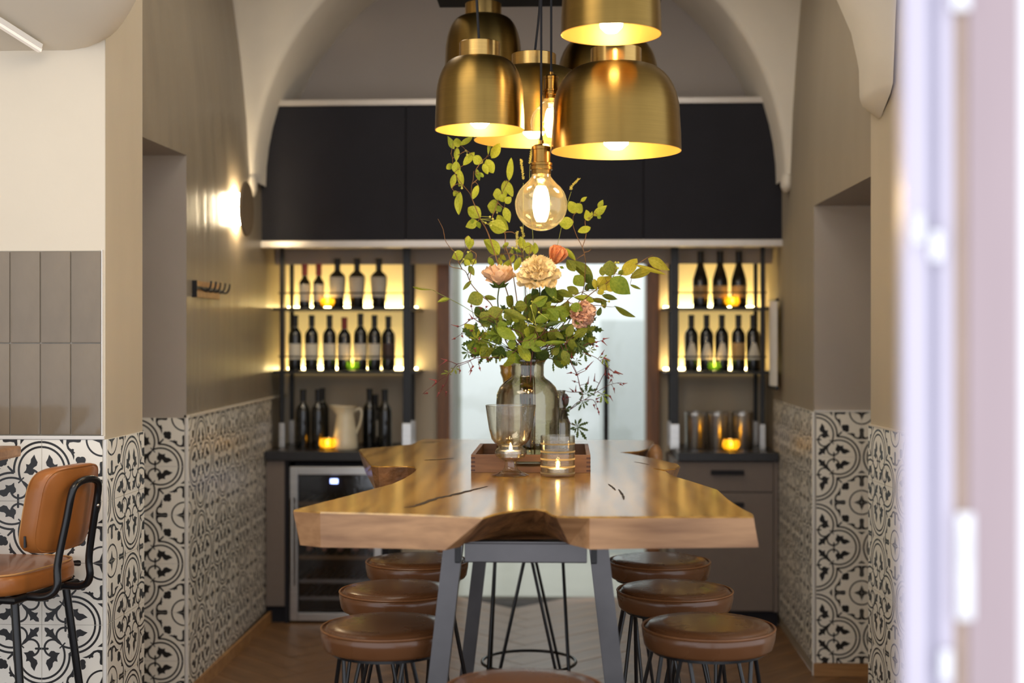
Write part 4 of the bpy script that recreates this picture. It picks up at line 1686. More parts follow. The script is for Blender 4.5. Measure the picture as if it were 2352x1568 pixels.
hw, hh = 0.148, (zb1 - zb0) / 2
zm = (zb0 + zb1) / 2
lean = 0.19
bk, ring = cushion('backrest', hw, hh, 0.06, lambda a, bb, c: cpt(a, c - 0.03 + lean * bb - 0.10 * (a / hw) ** 2 * 0.25, zm + bb), M_tan, ch)
for cc in (0.026, -0.026):
    b = MB()
    b.tube([cpt(x * .965, cc - 0.03 + lean * y - 0.025 * (x / hw) ** 2, zm + y * .965) for (x, y) in ring], 0.0028, 6, closed=True)
    b.build('seam', M_stitch if cc < 0 else M_tan, bk, smooth=True, world=False)
b = MB()
zpx = cpt(-hw * 0.985, -0.03 - lean * hh * 0.62 - 0.025, zm - hh * 0.62)
b.box((zpx[0] - 0.004, zpx[1] - 0.005, zpx[2] - 0.022), (zpx[0] + 0.002, zpx[1] + 0.004, zpx[2] + 0.012))
b.build('zip', M_black_metal, bk, world=False)
zseat = WY(100, 1300, 4.15).z
sa, sd = 0.0, -0.30
seat, ring2 = cushion('seat', 0.21, 0.205, 0.065, lambda a, bb, c: cpt(a + sa, bb + sd, zseat + c - 0.02 - 0.006 * (1 - (a / .21) ** 2)), M_tan, ch)
b = MB()
b.tube([cpt(x * .97 + sa, y * .97 + sd, zseat + 0.010) for (x, y) in ring2], 0.0028, 6, closed=True)
b.build('seam', M_stitch, seat, smooth=True, world=False)
# tube frame: from under the seat, round the back and under the seat again
b = MB()
zu = zseat - 0.065
wt = 0.075
pts = [cpt(-wt - .03, -.30, zu), cpt(-wt - .03, -.03, zu), cpt(-wt - .028, .045, zu + .008), cpt(-wt - .02, .082, zu + .05), cpt(-wt - .01, .085, zu + .12),
       cpt(-wt, .05, zm - .02), cpt(-wt + .005, .045, zm + hh * .35), cpt(-wt + .02, .047, zm + hh * .55), cpt(-wt + .06, .05, zm + hh * .66)]
mir = []
for k, q in enumerate(pts):
    pass
dz_ = lambda z: 0.026 + lean * (z - zm)
left = [(-wt - .02, -.30, zu), (-wt - .02, -.12, zu), (-wt - .018, -.035, zu + .004), (-wt - .012, -.004, zu + .035), (-wt - .008, dz_(zu + .10), zu + .10),
        (-wt, dz_(zm - .02), zm - .02), (-wt + .003, dz_(zm + hh * .35), zm + hh * .35), (-wt + .015, dz_(zm + hh * .56), zm + hh * .56), (-wt + .05, dz_(zm + hh * .66), zm + hh * .66)]
full = left + [(-a, d, z) for (a, d, z) in reversed(left)]
b.tube(spline([cpt(*q) for q in full], 5), 0.0115, 12)
b.build('back_frame', M_black_gloss, ch, smooth=True, world=False)
for (a0, d0, a1, d1) in ((-.13, -.12, -.17, -.04), (.13, -.12, .18, -.04), (-.15, -.44, -.21, -.54), (.15, -.44, .21, -.54)):
    b = MB()
    b.tube([cpt(a0, d0, zu + 0.005), cpt(a1, d1, 0.0)], 0.0125, 12)
    b.build('leg', M_black_gloss, ch, smooth=True, world=False)
b = MB()
b.tube([cpt(-.16, -.10, zu), cpt(.16, -.10, zu), cpt(.16, -.41, zu), cpt(-.16, -.41, zu)], 0.011, 10, closed=True)
b.build('seat_frame', M_black_gloss, ch, smooth=True, world=False)
b = MB()
q0 = [(-.185, -.06), (.185, -.06), (.19, -.46), (-.19, -.46)]
b.tube([cpt(a, d, 0.26) for a, d in q0], 0.009, 10, closed=True)
b.build('foot_rest', M_black_gloss, ch, smooth=True, world=False)
for s in (-1, 1):
    b = MB()
    b.sphere(cpt(s * (wt - .004), .034, zm + (0.02 if s < 0 else 0.0)), 0.006, 10, 8)
    b.build('screw', M_steel, ch, smooth=True, world=False)

bp = WY(14, 1030, 4.12)
bt = thing('bar_counter', 'end of a wooden bar top at the left edge of the frame', 'bar table', (bp.x - 0.5, 4.0, 0))
b = MB()
b.rbox((bp.x - 1.2, 3.55, bp.z - 0.035), (bp.x, 4.24, bp.z), 0.008)
b.build('bar_top', M_slab_end, bt)
b = MB()
b.box((bp.x - 1.0, 3.8, 0), (bp.x - 0.94, 3.86, bp.z - 0.035))
b.box((bp.x - 1.06, 3.7, 0), (bp.x - 0.88, 3.96, 0.01))
b.build('bar_leg', M_black_metal, bt)

la, lb_ = WY(-60, 20, 4.05), WY(92, 116, 4.27)
ln = thing('strip_light', 'slim white strip light under the vault at the upper left', 'strip light', ((la.x + lb_.x) / 2, (la.y + lb_.y) / 2, min(la.z, lb_.z)))
b = MB()
b.bar(la + Vector((0, 0, .012)), lb_ + Vector((0, 0, .012)), 0.022, 0.016)
b.build('housing', M_white_trim, ln)
b = MB()
b.bar(la, lb_, 0.016, 0.012)
b.build('tube_cover', emission('strip_light_cover', (1.0, 0.92, 0.84), 0.12), ln)
# ================================================================== PENDANT LAMPS
def brass(name, col, rough, ring=220.0, bump=0.10):
    m, nt, p = new_mat(name)
    p.inputs['Metallic'].default_value = 1.0
    p.inputs['Roughness'].default_value = rough
    p.inputs['Anisotropic'].default_value = 0.85
    p.inputs['Anisotropic Rotation'].default_value = 0.25
    tg = N(nt, 'ShaderNodeTangent', direction_type='RADIAL', axis='Z')
    nt.links.new(tg.outputs[0], p.inputs['Tangent'])
    tc = N(nt, 'ShaderNodeTexCoord')
    mp = N(nt, 'ShaderNodeMapping')
    mp.inputs['Scale'].default_value = (2, 2, ring)
    nt.links.new(tc.outputs['Object'], mp.inputs['Vector'])
    no = N(nt, 'ShaderNodeTexNoise', Scale=3.0, Detail=3.0)
    nt.links.new(mp.outputs['Vector'], no.inputs['Vector'])
    n2 = N(nt, 'ShaderNodeTexNoise', Scale=7.0, Detail=4.0)
    nt.links.new(tc.outputs['Object'], n2.inputs['Vector'])
    ad = N(nt, 'ShaderNodeMath', operation='ADD')
    nt.links.new(no.outputs['Fac'], ad.inputs[0])
    nt.links.new(n2.outputs['Fac'], ad.inputs[1])
    ra = N(nt, 'ShaderNodeValToRGB')
    ra.color_ramp.elements[0].position = 0.35
    ra.color_ramp.elements[1].position = 0.75
    ra.color_ramp.elements[0].color = c4(tuple(c * 0.72 for c in col))
    ra.color_ramp.elements[1].color = c4(col)
    hv = N(nt, 'ShaderNodeMath', operation='MULTIPLY')
    hv.inputs[1].default_value = 0.5
    nt.links.new(ad.outputs[0], hv.inputs[0])
    nt.links.new(hv.outputs[0], ra.inputs['Fac'])
    nt.links.new(ra.outputs['Color'], p.inputs['Base Color'])
    bp = N(nt, 'ShaderNodeBump', Strength=bump, Distance=0.0006)
    nt.links.new(no.outputs['Fac'], bp.inputs['Height'])
    nt.links.new(bp.outputs['Normal'], p.inputs['Normal'])
    return m


M_brass = brass('brushed_antique_brass', srgb(150, 122, 66), 0.33)
M_brass_cap = brass('bright_brass_cap', srgb(206, 168, 100), 0.26)
M_gold_in = mat('satin_gold_lining', srgb(206, 168, 88), 0.38, metal=0.6, var=0.05, scale=9)
M_bulb = emission('lit_frosted_bulb', (1.0, 0.83, 0.53), 25.0)
M_filament = emission('glowing_filament', (1.0, 0.74, 0.36), 150.0)
M_bulb_glass = thin_glass('amber_bulb_glass', (0.97, 0.90, 0.70), 1.1, 0.03, haze=0.012)
M_cord = mat('black_textile_cord', srgb(20, 20, 26), 0.7)
M_socket = brass('antique_socket_brass', srgb(160, 122, 62), 0.25)

ZCAN = 2.60
cn = thing('lamp_canopy', 'black ceiling canopy carrying the pendant cluster', 'lamp canopy', (0.1, 4.2, ZCAN))
c0, c1 = WY(1010, 18, 5.45), WY(1515, 18, 5.45)
ZCAN = c0.z
b = MB()
b.rbox((c0.x, 3.4, ZCAN), (c1.x, 5.45, ZCAN + 0.035), 0.003)
b.build('canopy_plate', M_black_board, cn)
b = MB()
for (x, y) in ((c0.x + .06, 3.65), (c1.x - .06, 3.65), (c0.x + .06, 4.95), (c1.x - .06, 4.95)):
    b.tube([(x, y, ZCAN + .03), (x, y, CEIL)], .004, 6)
b.build('suspension_rods', M_black_metal, cn)


def shade(px_c, rim_y, width_px, S, cap_w, cap_h, dome_h, label, cord=True, curve=0.0, pw=1.0):
    """px_c: centre column; rim_y: row of the rim centre; S: px per metre"""
    Zc = F / S
    d = ray(px_c, rim_y)
    p = _c + d * (Zc / F)
    Rr = width_px / S / 2
    o = thing('pendant_lamp', label, 'pendant lamp', (p.x, p.y, p.z), 'brass pendant lamps over the table')
    H = dome_h * 2 * Rr
    CH, CW = cap_h * 2 * Rr, cap_w * Rr
    outer = []
    n = 14
    # straight lower skirt with a faint taper, then a rounded crown
    zs_ = H * 0.42
    outer.append((Rr, 0.0))
    outer.append((Rr * .992, zs_ * .5))
    outer.append((Rr * .975, zs_))
    for k in range(1, n + 1):
        t = k / n * PI / 2
        rr = CW * .98 + (Rr * .975 - CW * .98) * math.cos(t) ** 0.85
        zz = zs_ + (H - zs_) * math.sin(t)
        outer.append((rr, zz))
    b = MB()
    b.lathe(outer, 64)
    sh = b.build('shade', M_brass, o, smooth=R(60), world=False)
    b = MB()
    th = 0.0022
    inner = [(max(0, r_ - th), z_ - (0.0 if i == 0 else 0.0)) for i, (r_, z_) in enumerate(outer)]
    inner = [(q[0], min(q[1], H - th)) for q in inner] + [(0, H - th)]
    ring = [(outer[0][0], 0.0), (inner[0][0], 0.0)]
    b.lathe(ring + inner[1:], 64)
    b.build('gold_lining', M_gold_in, sh, smooth=R(60), world=False)
    b = MB()
    b.lathe([(0, H - .004), (CW, H - .004), (CW, H + CH), (CW * .97, H + CH + .0015), (0, H + CH + .0015)], 48)
    b.build('cap', M_brass_cap, o, smooth=R(40), world=False)
    # bulb hanging inside
    b = MB()
    rb = min(0.048, Rr * .30)
    b.lathe([(0, .004), (rb * .4, .007), (rb * .72, .02), (rb * .8, .04), (rb * .7, .06), (rb * .42, .085), (rb * .36, .1), (0, .1)], 20)
    bu = b.build('bulb', M_bulb, o, smooth=True, world=False)
    b = MB()
    b.tube([(0, 0, .1), (0, 0, H)], 0.018, 12)
    b.build('lamp_holder', M_brass_cap, o, smooth=True, world=False)
    ztop = ZCAN - p.z
    if H + CH < ztop:
        b = MB()
        pts = [(0, 0, H + CH), (curve * .3, 0, H + CH + .03), (curve, 0, H + CH + (ztop - H - CH) * .5), (0, 0, ztop)]
        b.tube(spline(pts, 6), 0.0038, 8)
        b.build('cord', M_cord, o, smooth=True, world=False)
    return o


shade(1415, 348, 299, 800, .39, .125, .66, 'large brass dome pendant lamp at the front right of the cluster', curve=.01)
shade(1102, 299, 206, 800, .456, .17, .80, 'smaller brass dome pendant lamp at the front left of the cluster', curve=-.012)
shade(1110, 186, 178, 600, .47, .16, .83, 'brass pendant lamp hanging high behind the front left one', curve=.01)
shade(1226, 322, 276, 700, .37, .11, .60, 'wide brass pendant lamp half hidden behind the round bulbs', curve=.02)
shade(1404, 80, 231, 850, .45, .15, .80, 'brass pendant lamp cut by the top edge of the frame', curve=0)
shade(1396, 240, 235, 585, .40, .12, .66, 'brass pendant lamp mostly hidden behind the large front one', curve=0)


def globe(px, py, r_px, S, label, gap=0.0):
    Zc = F / S
    p = _c + ray(px, py) * (Zc / F)
    r = r_px / S
    o = thing('globe_pendant', label, 'pendant lamp', (p.x, p.y, p.z - r), 'bare globe bulbs in brass sockets')
    b = MB()
    prof = []
    for k in range(0, 15):
        t = -PI / 2 + (PI / 2 + R(52)) * k / 14
        prof.append((r * math.cos(t) if k else 0, r + r * math.sin(t)))
    prof += [(r * .46, r * 1.95), (r * .37, r * 2.08), (r * .345, r * 2.25)]
    b.lathe(prof, 40)
    b.build('globe', M_bulb_glass, o, smooth=True, world=False)
    b = MB()
    zc = r * 1.0
    for k in range(8):
        a = 2 * PI * k / 8
        x, y = r * .26 * math.cos(a), r * .26 * math.sin(a)
        b.tube([(x * (.45 + .55 * math.sin(PI * q / 8) ** .6), y * (.45 + .55 * math.sin(PI * q / 8) ** .6), zc + r * (-.62 + 1.3 * q / 8)) for q in range(9)], r * .065, 6)
    b.build('filament', M_filament, o, world=False)
    b = MB()
    b.lathe([(0, zc + r * .63), (r * .14, zc + r * .66), (r * .12, zc + r * .8), (r * .22, zc + r * 1.1), (0, zc + r * 1.12)], 16)
    b.build('glass_stem', M_bulb_glass, o, smooth=True, world=False)
    z = r * 2.15
    s = r / 60.0
    b = MB()
    b.lathe([(0, z), (22 * s, z), (23 * s, z + 4 * s), (23 * s, z + 10 * s), (26 * s, z + 11 * s), (26 * s, z + 17 * s), (24 * s, z + 18 * s), (24 * s, z + 20 * s), (26 * s, z + 21 * s),
             (26 * s, z + 26 * s), (21 * s, z + 28 * s), (20.5 * s, z + 56 * s), (22 * s, z + 57 * s), (22 * s, z + 64 * s), (16 * s, z + 68 * s), (7 * s, z + 70 * s), (6 * s, z + 78 * s), (0, z + 78 * s)], 32)
    b.build('socket', M_socket, o, smooth=R(30), world=False)
    b = MB()
    ztop = ZCAN - (p.z - r)
    b.tube([(0, 0, z + 70 * s), (0, 0, z + 95 * s), (0, 0, ztop)], [5.5 * s, .0034, .0034], 8)
    b.build('cord', M_cord, o, smooth=True, world=False)
    return o


globe(1243, 470, 60, 800, 'clear globe bulb in brass socket hanging lowest, above the flowers')
globe(1266, 283, 48, 780, 'clear globe bulb half hidden behind the large brass shade')

# ================================================================== ON THE TABLE
M_clear = thin_glass('clear_glass', (0.965, 0.95, 0.905), 1.3, haze=0.006)
M_vase = thin_glass('smoky_vase_glass', (0.84, 0.81, 0.72), 1.4)
M_amber = thin_glass('amber_bottle_glass', (0.74, 0.60, 0.34), 1.4)
M_water = thin_glass('vase_water', (0.93, 0.94, 0.86), 0.6)
M_frost = mat('frosted_stripe', srgb(236, 214, 160), 0.7, var=0.05)
M_tray = wood('walnut_tray', srgb(96, 62, 36), srgb(140, 98, 62), rough=0.45, axis=0, scale=2.2)
M_tray_end = wood('pale_tray_joint', srgb(70, 42, 28), srgb(92, 58, 40), rough=0.5, axis=1)

# tray
f0, f1 = WZ(1082, 1085, ZT), WZ(1356, 1085, ZT)
TY0, TY1 = f0.y, 4.86
tx0, tx1 = f0.x, f1.x
TZ = ZT + 0.0006
HT = 0.058
ty = thing('wooden_tray', 'walnut box tray with finger joints on the slab table', 'tray', ((tx0 + tx1) / 2, (TY0 + TY1) / 2, TZ))
wt_ = 0.013
b = MB()
b.box((tx0 + wt_, TY0 + wt_, TZ), (tx1 - wt_, TY1 - wt_, TZ + 0.008))
b.build('base', M_tray, ty)
sl = 0.03           # height of the grip slot
for nm, yy in (('front_side', TY0), ('back_side', TY1 - wt_)):
    b = MB()
    xm = (tx0 + tx1) / 2 + 0.0
    hw_ = 0.055
    b.box((tx0, yy, TZ), (tx1, yy + wt_, TZ + 0.018))
    b.box((tx0, yy, TZ + 0.018), (xm - hw_, yy + wt_, TZ + 0.036))
    b.box((xm + hw_, yy, TZ + 0.018), (tx1, yy + wt_, TZ + 0.036))
    b.box((tx0, yy, TZ + 0.036), (tx1, yy + wt_, TZ + HT))
    b.build('side', M_tray, ty)
for xx in (tx0, tx1 - wt_):
    b = MB()
    b.box((xx, TY0 + wt_, TZ), (xx + wt_, TY1 - wt_, TZ + HT))
    b.build('end', M_tray, ty)
    b = MB()
    for k in range(4):
        z0 = TZ + 0.004 + k * 0.0135
        b.box((xx - 0.0004 if xx == tx0 else xx, TY0 - 0.0006, z0), (xx + wt_ + (0.0004 if xx != tx0 else 0), TY0 + 0.004, z0 + 0.006))
    o = b.build('finger_joints', M_tray_end, ty)
    o['kind'] = 'stuff'

# goblet with tealight
gp = WZ(1173, 1092, ZT)
gS = F / (gp - _c).dot(_fw)
k_ = 1.0 / gS
gb = thing('glass_goblet', 'footed glass goblet with a burning tealight before the tray', 'candle glass', (gp.x, gp.y, ZT + 0.0005))
hz = lambda py: (1088 - py) * k_
P_out = [(0, 0.001), (43 * k_, .001), (43.5 * k_, .0025), (30 * k_, hz(1081)), (17 * k_, hz(1074)), (13.5 * k_, hz(1064)), (13.5 * k_, hz(1056)), (20 * k_, hz(1052)), (33 * k_, hz(1045)),
         (37 * k_, hz(1036)), (34 * k_, hz(1027)), (28 * k_, hz(1023)), (27 * k_, hz(1020)), (36 * k_, hz(1014)), (44 * k_, hz(1004)), (50 * k_, hz(980)), (54 * k_, hz(955)), (57.5 * k_, hz(930)), (58 * k_, hz(927))]
P_in = [(57 * k_, hz(927)), (56 * k_, hz(932)), (52.5 * k_, hz(955)), (48.5 * k_, hz(980)), (42 * k_, hz(1003)), (34 * k_, hz(1012)), (25.5 * k_, hz(1019)), (26.5 * k_, hz(1023)), (32 * k_, hz(1028)), (35 * k_, hz(1036)), (31 * k_, hz(1043)), (0, hz(1047))]
b = MB()
b.lathe(P_out + P_in, 48)
b.build('glass', M_clear, gb, smooth=R(50), world=False)
b = MB()
b.tube([(57.5 * k_ * math.cos(2 * PI * q / 48), 57.5 * k_ * math.sin(2 * PI * q / 48), hz(927)) for q in range(48)], .0011, 6, closed=True)
b.build('rim', M_clear, gb, smooth=True, world=False)


def tealight(par, z, r, h, wax=True):
    b = MB()
    b.lathe([(0, z), (r, z), (r * 1.02, z + h), (r * .97, z + h), (r * .96, z + h * .8)], 28)
    b.build('tealight_cup', M_tin, par, smooth=R(40), world=False)
    b = MB()
    b.lathe([(r * .96, z + h * .8), (r * .3, z + h * .78), (0, z + h * .8)], 28)
    b.build('wax', M_wax, par, smooth=True, world=False)
    b = MB()
    b.lathe([(0, z + h * .95), (.003, z + h * 1.0), (.0052, z + h + .007), (.0042, z + h + .014), (.0018, z + h + .021), (0, z + h + .026)], 12)
    b.build('flame', M_flame, par, smooth=True, world=False)
    b = MB()
    b.tube([(0, 0, z + h * .78), (0, 0, z + h * 1.05)], .0006, 6)
    b.build('wick', M_wick, par, world=False)


tealight(gb, hz(1045), 25 * k_, 14 * k_)

# striped candle glass
sp = WZ(1281, 1093, ZT)
sS = F / (sp - _c).dot(_fw)
k2 = 1.0 / sS
sg = thing('striped_candle_glass', 'straight candle glass with frosted stripes before the tray', 'candle glass', (sp.x, sp.y, ZT + 0.0005))
hh_ = (1093 - 1000) * k2
rg = 39.5 * k2
b = MB()
b.lathe([(0, .001), (rg * .98, .001), (rg, .004), (rg, hh_), (rg - .0022, hh_), (rg - .0022, .007), (0, .006)], 48)
b.build('glass', M_clear, sg, smooth=R(40), world=False)
for q, py in enumerate((1018, 1036, 1053, 1070, 1085)):
    b = MB()
    zz = (1093 - py) * k2
    b.lathe([(rg + .0003, zz - .0028), (rg + .0005, zz), (rg + .0003, zz + .0028)], 48)
    b.build('stripe', thin_glass('frosted_band_%d' % q, (.86, .76, .54), 1.2, .5, haze=.45) if q == 0 else MATS['frosted_band_0'], sg, smooth=True, world=False)
tealight(sg, .0075, 24 * k2, 12 * k2)

# main vase (wide shouldered bottle)
VY = 4.62
vp = WY(1212, 1000, VY)
vS = F / (Vector((vp.x, VY, 0)) - Vector((0, 0, 0))).dot(_fw)
kv = 1.0 / vS
zv0 = TZ + 0.0085
v0 = WY(1212, 829, VY).z - zv0          # height of the rim above the tray floor
zpx = lambda py: WY(1212, py, VY).z - zv0
va = thing('glass_vase', 'smoky clear glass vase with wide shoulders standing in the tray', 'vase', (vp.x, VY, zv0))
vo = [(0, 0.001), (62 * kv, .001), (70 * kv, .010), (72 * kv, zpx(1000)), (72.5 * kv, zpx(930)), (71 * kv, zpx(905)), (64 * kv, zpx(888)), (52 * kv, zpx(875)), (41 * kv, zpx(868)), (37 * kv, zpx(862)), (37 * kv, zpx(840)), (38 * kv, zpx(832)), (41.5 * kv, zpx(829)), (41 * kv, zpx(825))]
vi = [(38.5 * kv, zpx(825)), (35 * kv, zpx(833)), (34.5 * kv, zpx(862)), (39 * kv, zpx(869)), (51 * kv, zpx(878)), (62 * kv, zpx(890)), (69 * kv, zpx(906)), (70 * kv, zpx(930)), (69.5 * kv, zpx(1000)), (64 * kv, .013), (0, .010)]
b = MB()
b.lathe(vo + vi, 56)
b.build('glass', M_vase, va, smooth=R(50), world=False)
b = MB()
b.lathe([(0, .0105), (63 * kv, .0135), (69 * kv, zpx(1000)), (69.5 * kv, zpx(968)), (0, zpx(968))], 48)
b.build('water', M_water, va, smooth=R(50), world=False)

# small amber bottle behind, at the left of the vase neck
ap = WY(1166, 1000, 4.76)
ab = thing('amber_bottle', 'amber glass carafe behind the big vase at the left', 'bottle', (ap.x, 4.76, zv0))
za = lambda py: WY(1166, py, 4.76).z - zv0
ka = kv * 4.76 / VY
b = MB()
b.lathe([(0, .001), (14 * ka, .001), (15 * ka, .006), (15 * ka, za(925)), (13 * ka, za(895)), (10 * ka, za(880)), (12 * ka, za(868)), (17 * ka, za(856)), (16 * ka, za(850)), (19 * ka, za(838)), (17 * ka, za(838)), (13 * ka, za(850)), (14.5 * ka, za(857)), (9.5 * ka, za(868)), (9 * ka, za(880)), (11 * ka, za(896)), (13 * ka, za(926)), (12 * ka, .008), (0, .006)], 32)
b.build('glass', M_amber, ab, smooth=R(50), world=False)

# ribbed little bottle at the right of the vase, holding the herb sprigs
RY = 4.755
rp = WY(1286, 1000, RY)
kr = kv * RY / VY
zr = lambda py: WY(1286, py, RY).z - zv0
rb_ = thing('ribbed_bottle', 'small smoky bottle with ribbed neck right of the vase', 'bottle', (rp.x, RY, zv0))
po = [(0, .001), (22 * kr, .001), (24 * kr, .006), (24 * kr, zr(972)), (20 * kr, zr(963))]
for q in range(5):
    po += [(16.5 * kr, zr(960 - q * 4.2)), (19.5 * kr, zr(958 - q * 4.2))]
po += [(13 * kr, zr(936)), (11 * kr, zr(905)), (12.5 * kr, zr(900)), (12.5 * kr, zr(896))]
b = MB()
b.lathe(po + [(r_ * .9, z_) for r_, z_ in reversed(po[2:])] + [(0, .006)], 28)
b.build('glass', thin_glass('smoky_bottle_glass', (0.66, 0.62, 0.54), 1.7), rb_, smooth=R(30), world=False)
b = MB()
stp = WY(1296, 916, RY)
b.sphere((10 * kr + 0.003, -0.004, zr(918)), (9 * kr, .004, 15 * kr), 14, 10)
b.build('stopper_disc', mat('brown_disc', srgb(92, 76, 66), 0.5), rb_, smooth=True, world=False)
b = MB()
b.tube(spline([(0, 0, zr(895)), (4 * kr, -.002, zr(905)), (10 * kr, -.004, zr(912))], 4), .0012, 6)
b.build('stopper_wire', M_black_metal, rb_, smooth=True, world=False)

# ================================================================== ENTRANCE DOOR LEAF (close to the lens, at the right)
M_dwood = mat('mauve_varnished_wood', srgb(170, 150, 154), 0.3, var=0.07, scale=5, stretch=(2, 2, .3), coat=0.6)
M_dmetal = mat('pale_lilac_metal', srgb(204, 197, 212), 0.3, var=0.05, scale=5, stretch=(1, 1, .3))
M_dgroove = mat('grey_blue_gasket', srgb(170, 166, 184), 0.5, var=0.08, scale=6, stretch=(1, 1, .3))
M_dbead = mat('pale_oak_bead', srgb(176, 152, 134), 0.4, var=0.08, scale=8)
M_dwhite = mat('white_glare', srgb(250, 250, 252), 0.4, var=0.005)
DY = 1.4
ed = thing('door_2', 'open entrance door leaf close to the camera, blurred at the right edge', 'door', (WY(2200, 700, DY).x, DY, 0), kind='structure')
xs_ = lambda px: WY(px, 700, DY).x


def strip(name, px0, px1, y0, y1, m):
    b = MB()
    b.rbox((xs_(px0), DY + y0, 0.0), (xs_(px1), DY + y1, 2.3), 0.0015)
    return b.build(name, m, ed)


strip('edge_profile', 2078, 2132, 0.0, 0.03, M_dmetal)
strip('gasket', 2132, 2158, 0.006, 0.03, M_dgroove)
strip('steel_channel', 2158, 2194, 0.002, 0.03, M_dmetal)
strip('oak_bead', 2194, 2220, -0.002, 0.03, M_dbead)
strip('stile', 2220, 2338, -0.006, 0.03, M_dwood)
strip('glare_panel', 2338, 2470, 0.0, 0.02, M_dwhite)  # stands for overexposed glass, its brightness put into the white colour
b = MB()  # added bright plates that stand for reflection blobs on the door
for (px, py0, py1, w) in ((2212, 1175, 1420, 20), (2202, -60, 28, 22)):
    q0, q1 = WY(px, py0, DY), WY(px, py1, DY)
    b.rbox((xs_(px - w), DY - 0.010, q1.z), (xs_(px + w), DY - 0.003, q0.z), 0.002)
b.build('glint_plate', mat('bright_glint_steel', srgb(236, 236, 240), 0.2, metal=0.6), ed)
b = MB()  # smaller plates, added as further reflection blobs along the edge
for (px, py0, py1, w) in ((2106, 490, 560, 15), (2148, 530, 600, 15), (2170, 1490, 1560, 15)):
    q0, q1 = WY(px, py0, DY), WY(px, py1, DY)
    b.rbox((xs_(px - w), DY - 0.006, q1.z), (xs_(px + w), DY - 0.0005, q0.z), 0.002)
b.build('edge_glint_plate', MATS['bright_glint_steel'], ed)
# ================================================================== FLOWERS
rnd = random.Random(21)
M_leaf = [leaf_mat('yellow_green_leaf', srgb(154, 166, 46), srgb(186, 194, 76)),
          leaf_mat('fresh_green_leaf', srgb(112, 138, 42), srgb(146, 164, 60)),
          leaf_mat('olive_leaf', srgb(98, 112, 38), srgb(134, 140, 52), .35),
          leaf_mat('dark_green_leaf', srgb(56, 78, 34), srgb(88, 106, 46), .3),
          leaf_mat('golden_leaf', srgb(172, 164, 44), srgb(200, 190, 76))]
M_stem = mat('brown_twig', srgb(112, 82, 52), 0.7, var=0.25, scale=40)
M_stem_g = mat('green_stem', srgb(120, 128, 58), 0.6, var=0.2, scale=30)
M_stem_d = mat('dark_green_stem', srgb(58, 66, 34), 0.6, var=0.2, scale=30)
M_stem_r = mat('reddish_stem', srgb(96, 48, 46), 0.6, var=0.2, scale=30)
M_berry = mat('green_berry', srgb(178, 180, 84), 0.4, var=0.15)
M_budred = mat('dark_red_bud', srgb(120, 52, 50), 0.6, var=0.3, scale=40)
M_grass = mat('seed_head', srgb(186, 176, 92), 0.8, var=0.25, scale=60)
SQ = 5.2267


def leaf_mesh(m, wpos=0.48, pointy=1.0, fold=0.10, bend=0.10, wave=0.0, serr=0.0):
    """unit leaf: length 1 along x, width 1 along y"""
    b = MB()
    n = 12
    vs, fs = [], []
    for i in range(n + 1):
        t = i / n
        w = math.sin(PI * t ** (math.log(0.5) / math.log(wpos))) ** (0.72 if pointy < 1 else 0.95) if 0 < t < 1 else 0.0
        if serr:
            w *= 1 + serr * (1 if i % 2 else -1)
        w = max(w, 0.012) * 0.5
        z = bend * math.sin(PI * t) - 0.04 * t
        wz = wave * math.sin(6 * t)
        for s in (-1, -.5, 0, .5, 1):
            vs.append((t, s * w, z - fold * abs(s) * w * 2 * .5 + wz * s * .1))
    for i in range(n):
        for k in range(4):
            a = i * 5 + k
            fs.append((a, a + 5, a + 6, a + 1))
    b.add(vs, fs)
    return b.mesh('leaf', m, smooth=True)


LEAF = {}
for mi_, m in enumerate(M_leaf):
    LEAF[mi_] = [leaf_mesh(m, .46, .9, .25, .08), leaf_mesh(m, .5, .9, .4, -.1, .8), leaf_mesh(m, .42, 1, .3, .14, .5)]


def feather_mesh(m):
    """finely cut geranium leaf, length 1"""
    b = MB()
    vs, fs = [], []

    def blade(p, ang, L, w):
        d = Vector((math.cos(ang), math.sin(ang), 0))
        s = Vector((-d.y, d.x, 0))
        p = Vector(p)
        i = len(vs)
        vs.extend([p - s * w * .3, p + s * w * .3, p + d * L * .5 + s * w, p + d * L + Vector((0, 0, -.04)), p + d * L * .5 - s * w])
        fs.append((i, i + 4, i + 3, i + 2, i + 1))
    for a0, L in ((0, 1.0), (0.8, .78), (-.8, .78), (1.75, .5), (-1.75, .5)):
        ca, sa = math.cos(a0), math.sin(a0)
        n = 11
        row = []
        for k in range(n + 1):
            t = k / n
            w = .17 * L * math.sin(PI * max(0, (t - .22)) / .78) ** .7 if t > .22 else .012
            w = max(.012, w * (1.0 if k % 2 else .45))
            if k == n:
                w = .002
            tt = t + (.05 if k % 2 else 0)
            row.append((t, tt, w))
        i = len(vs)
        for (t, tt, w) in row:
            z = .05 * math.sin(t * 3)
            for s in (-1, 0, 1):
                x, y = (tt if s else t) * L, s * w
                vs.append(Vector((x * ca - y * sa, x * sa + y * ca, z)))
        for k in range(n):
            for s in (0, 1):
                q = i + 3 * k + s
                fs.append((q, q + 3, q + 4, q + 1))
    b.add(vs, fs)
    return b.mesh('cut_leaf', m)


FEATHER = {3: feather_mesh(M_leaf[3]), 2: feather_mesh(M_leaf[2]), 1: feather_mesh(M_leaf[1])}


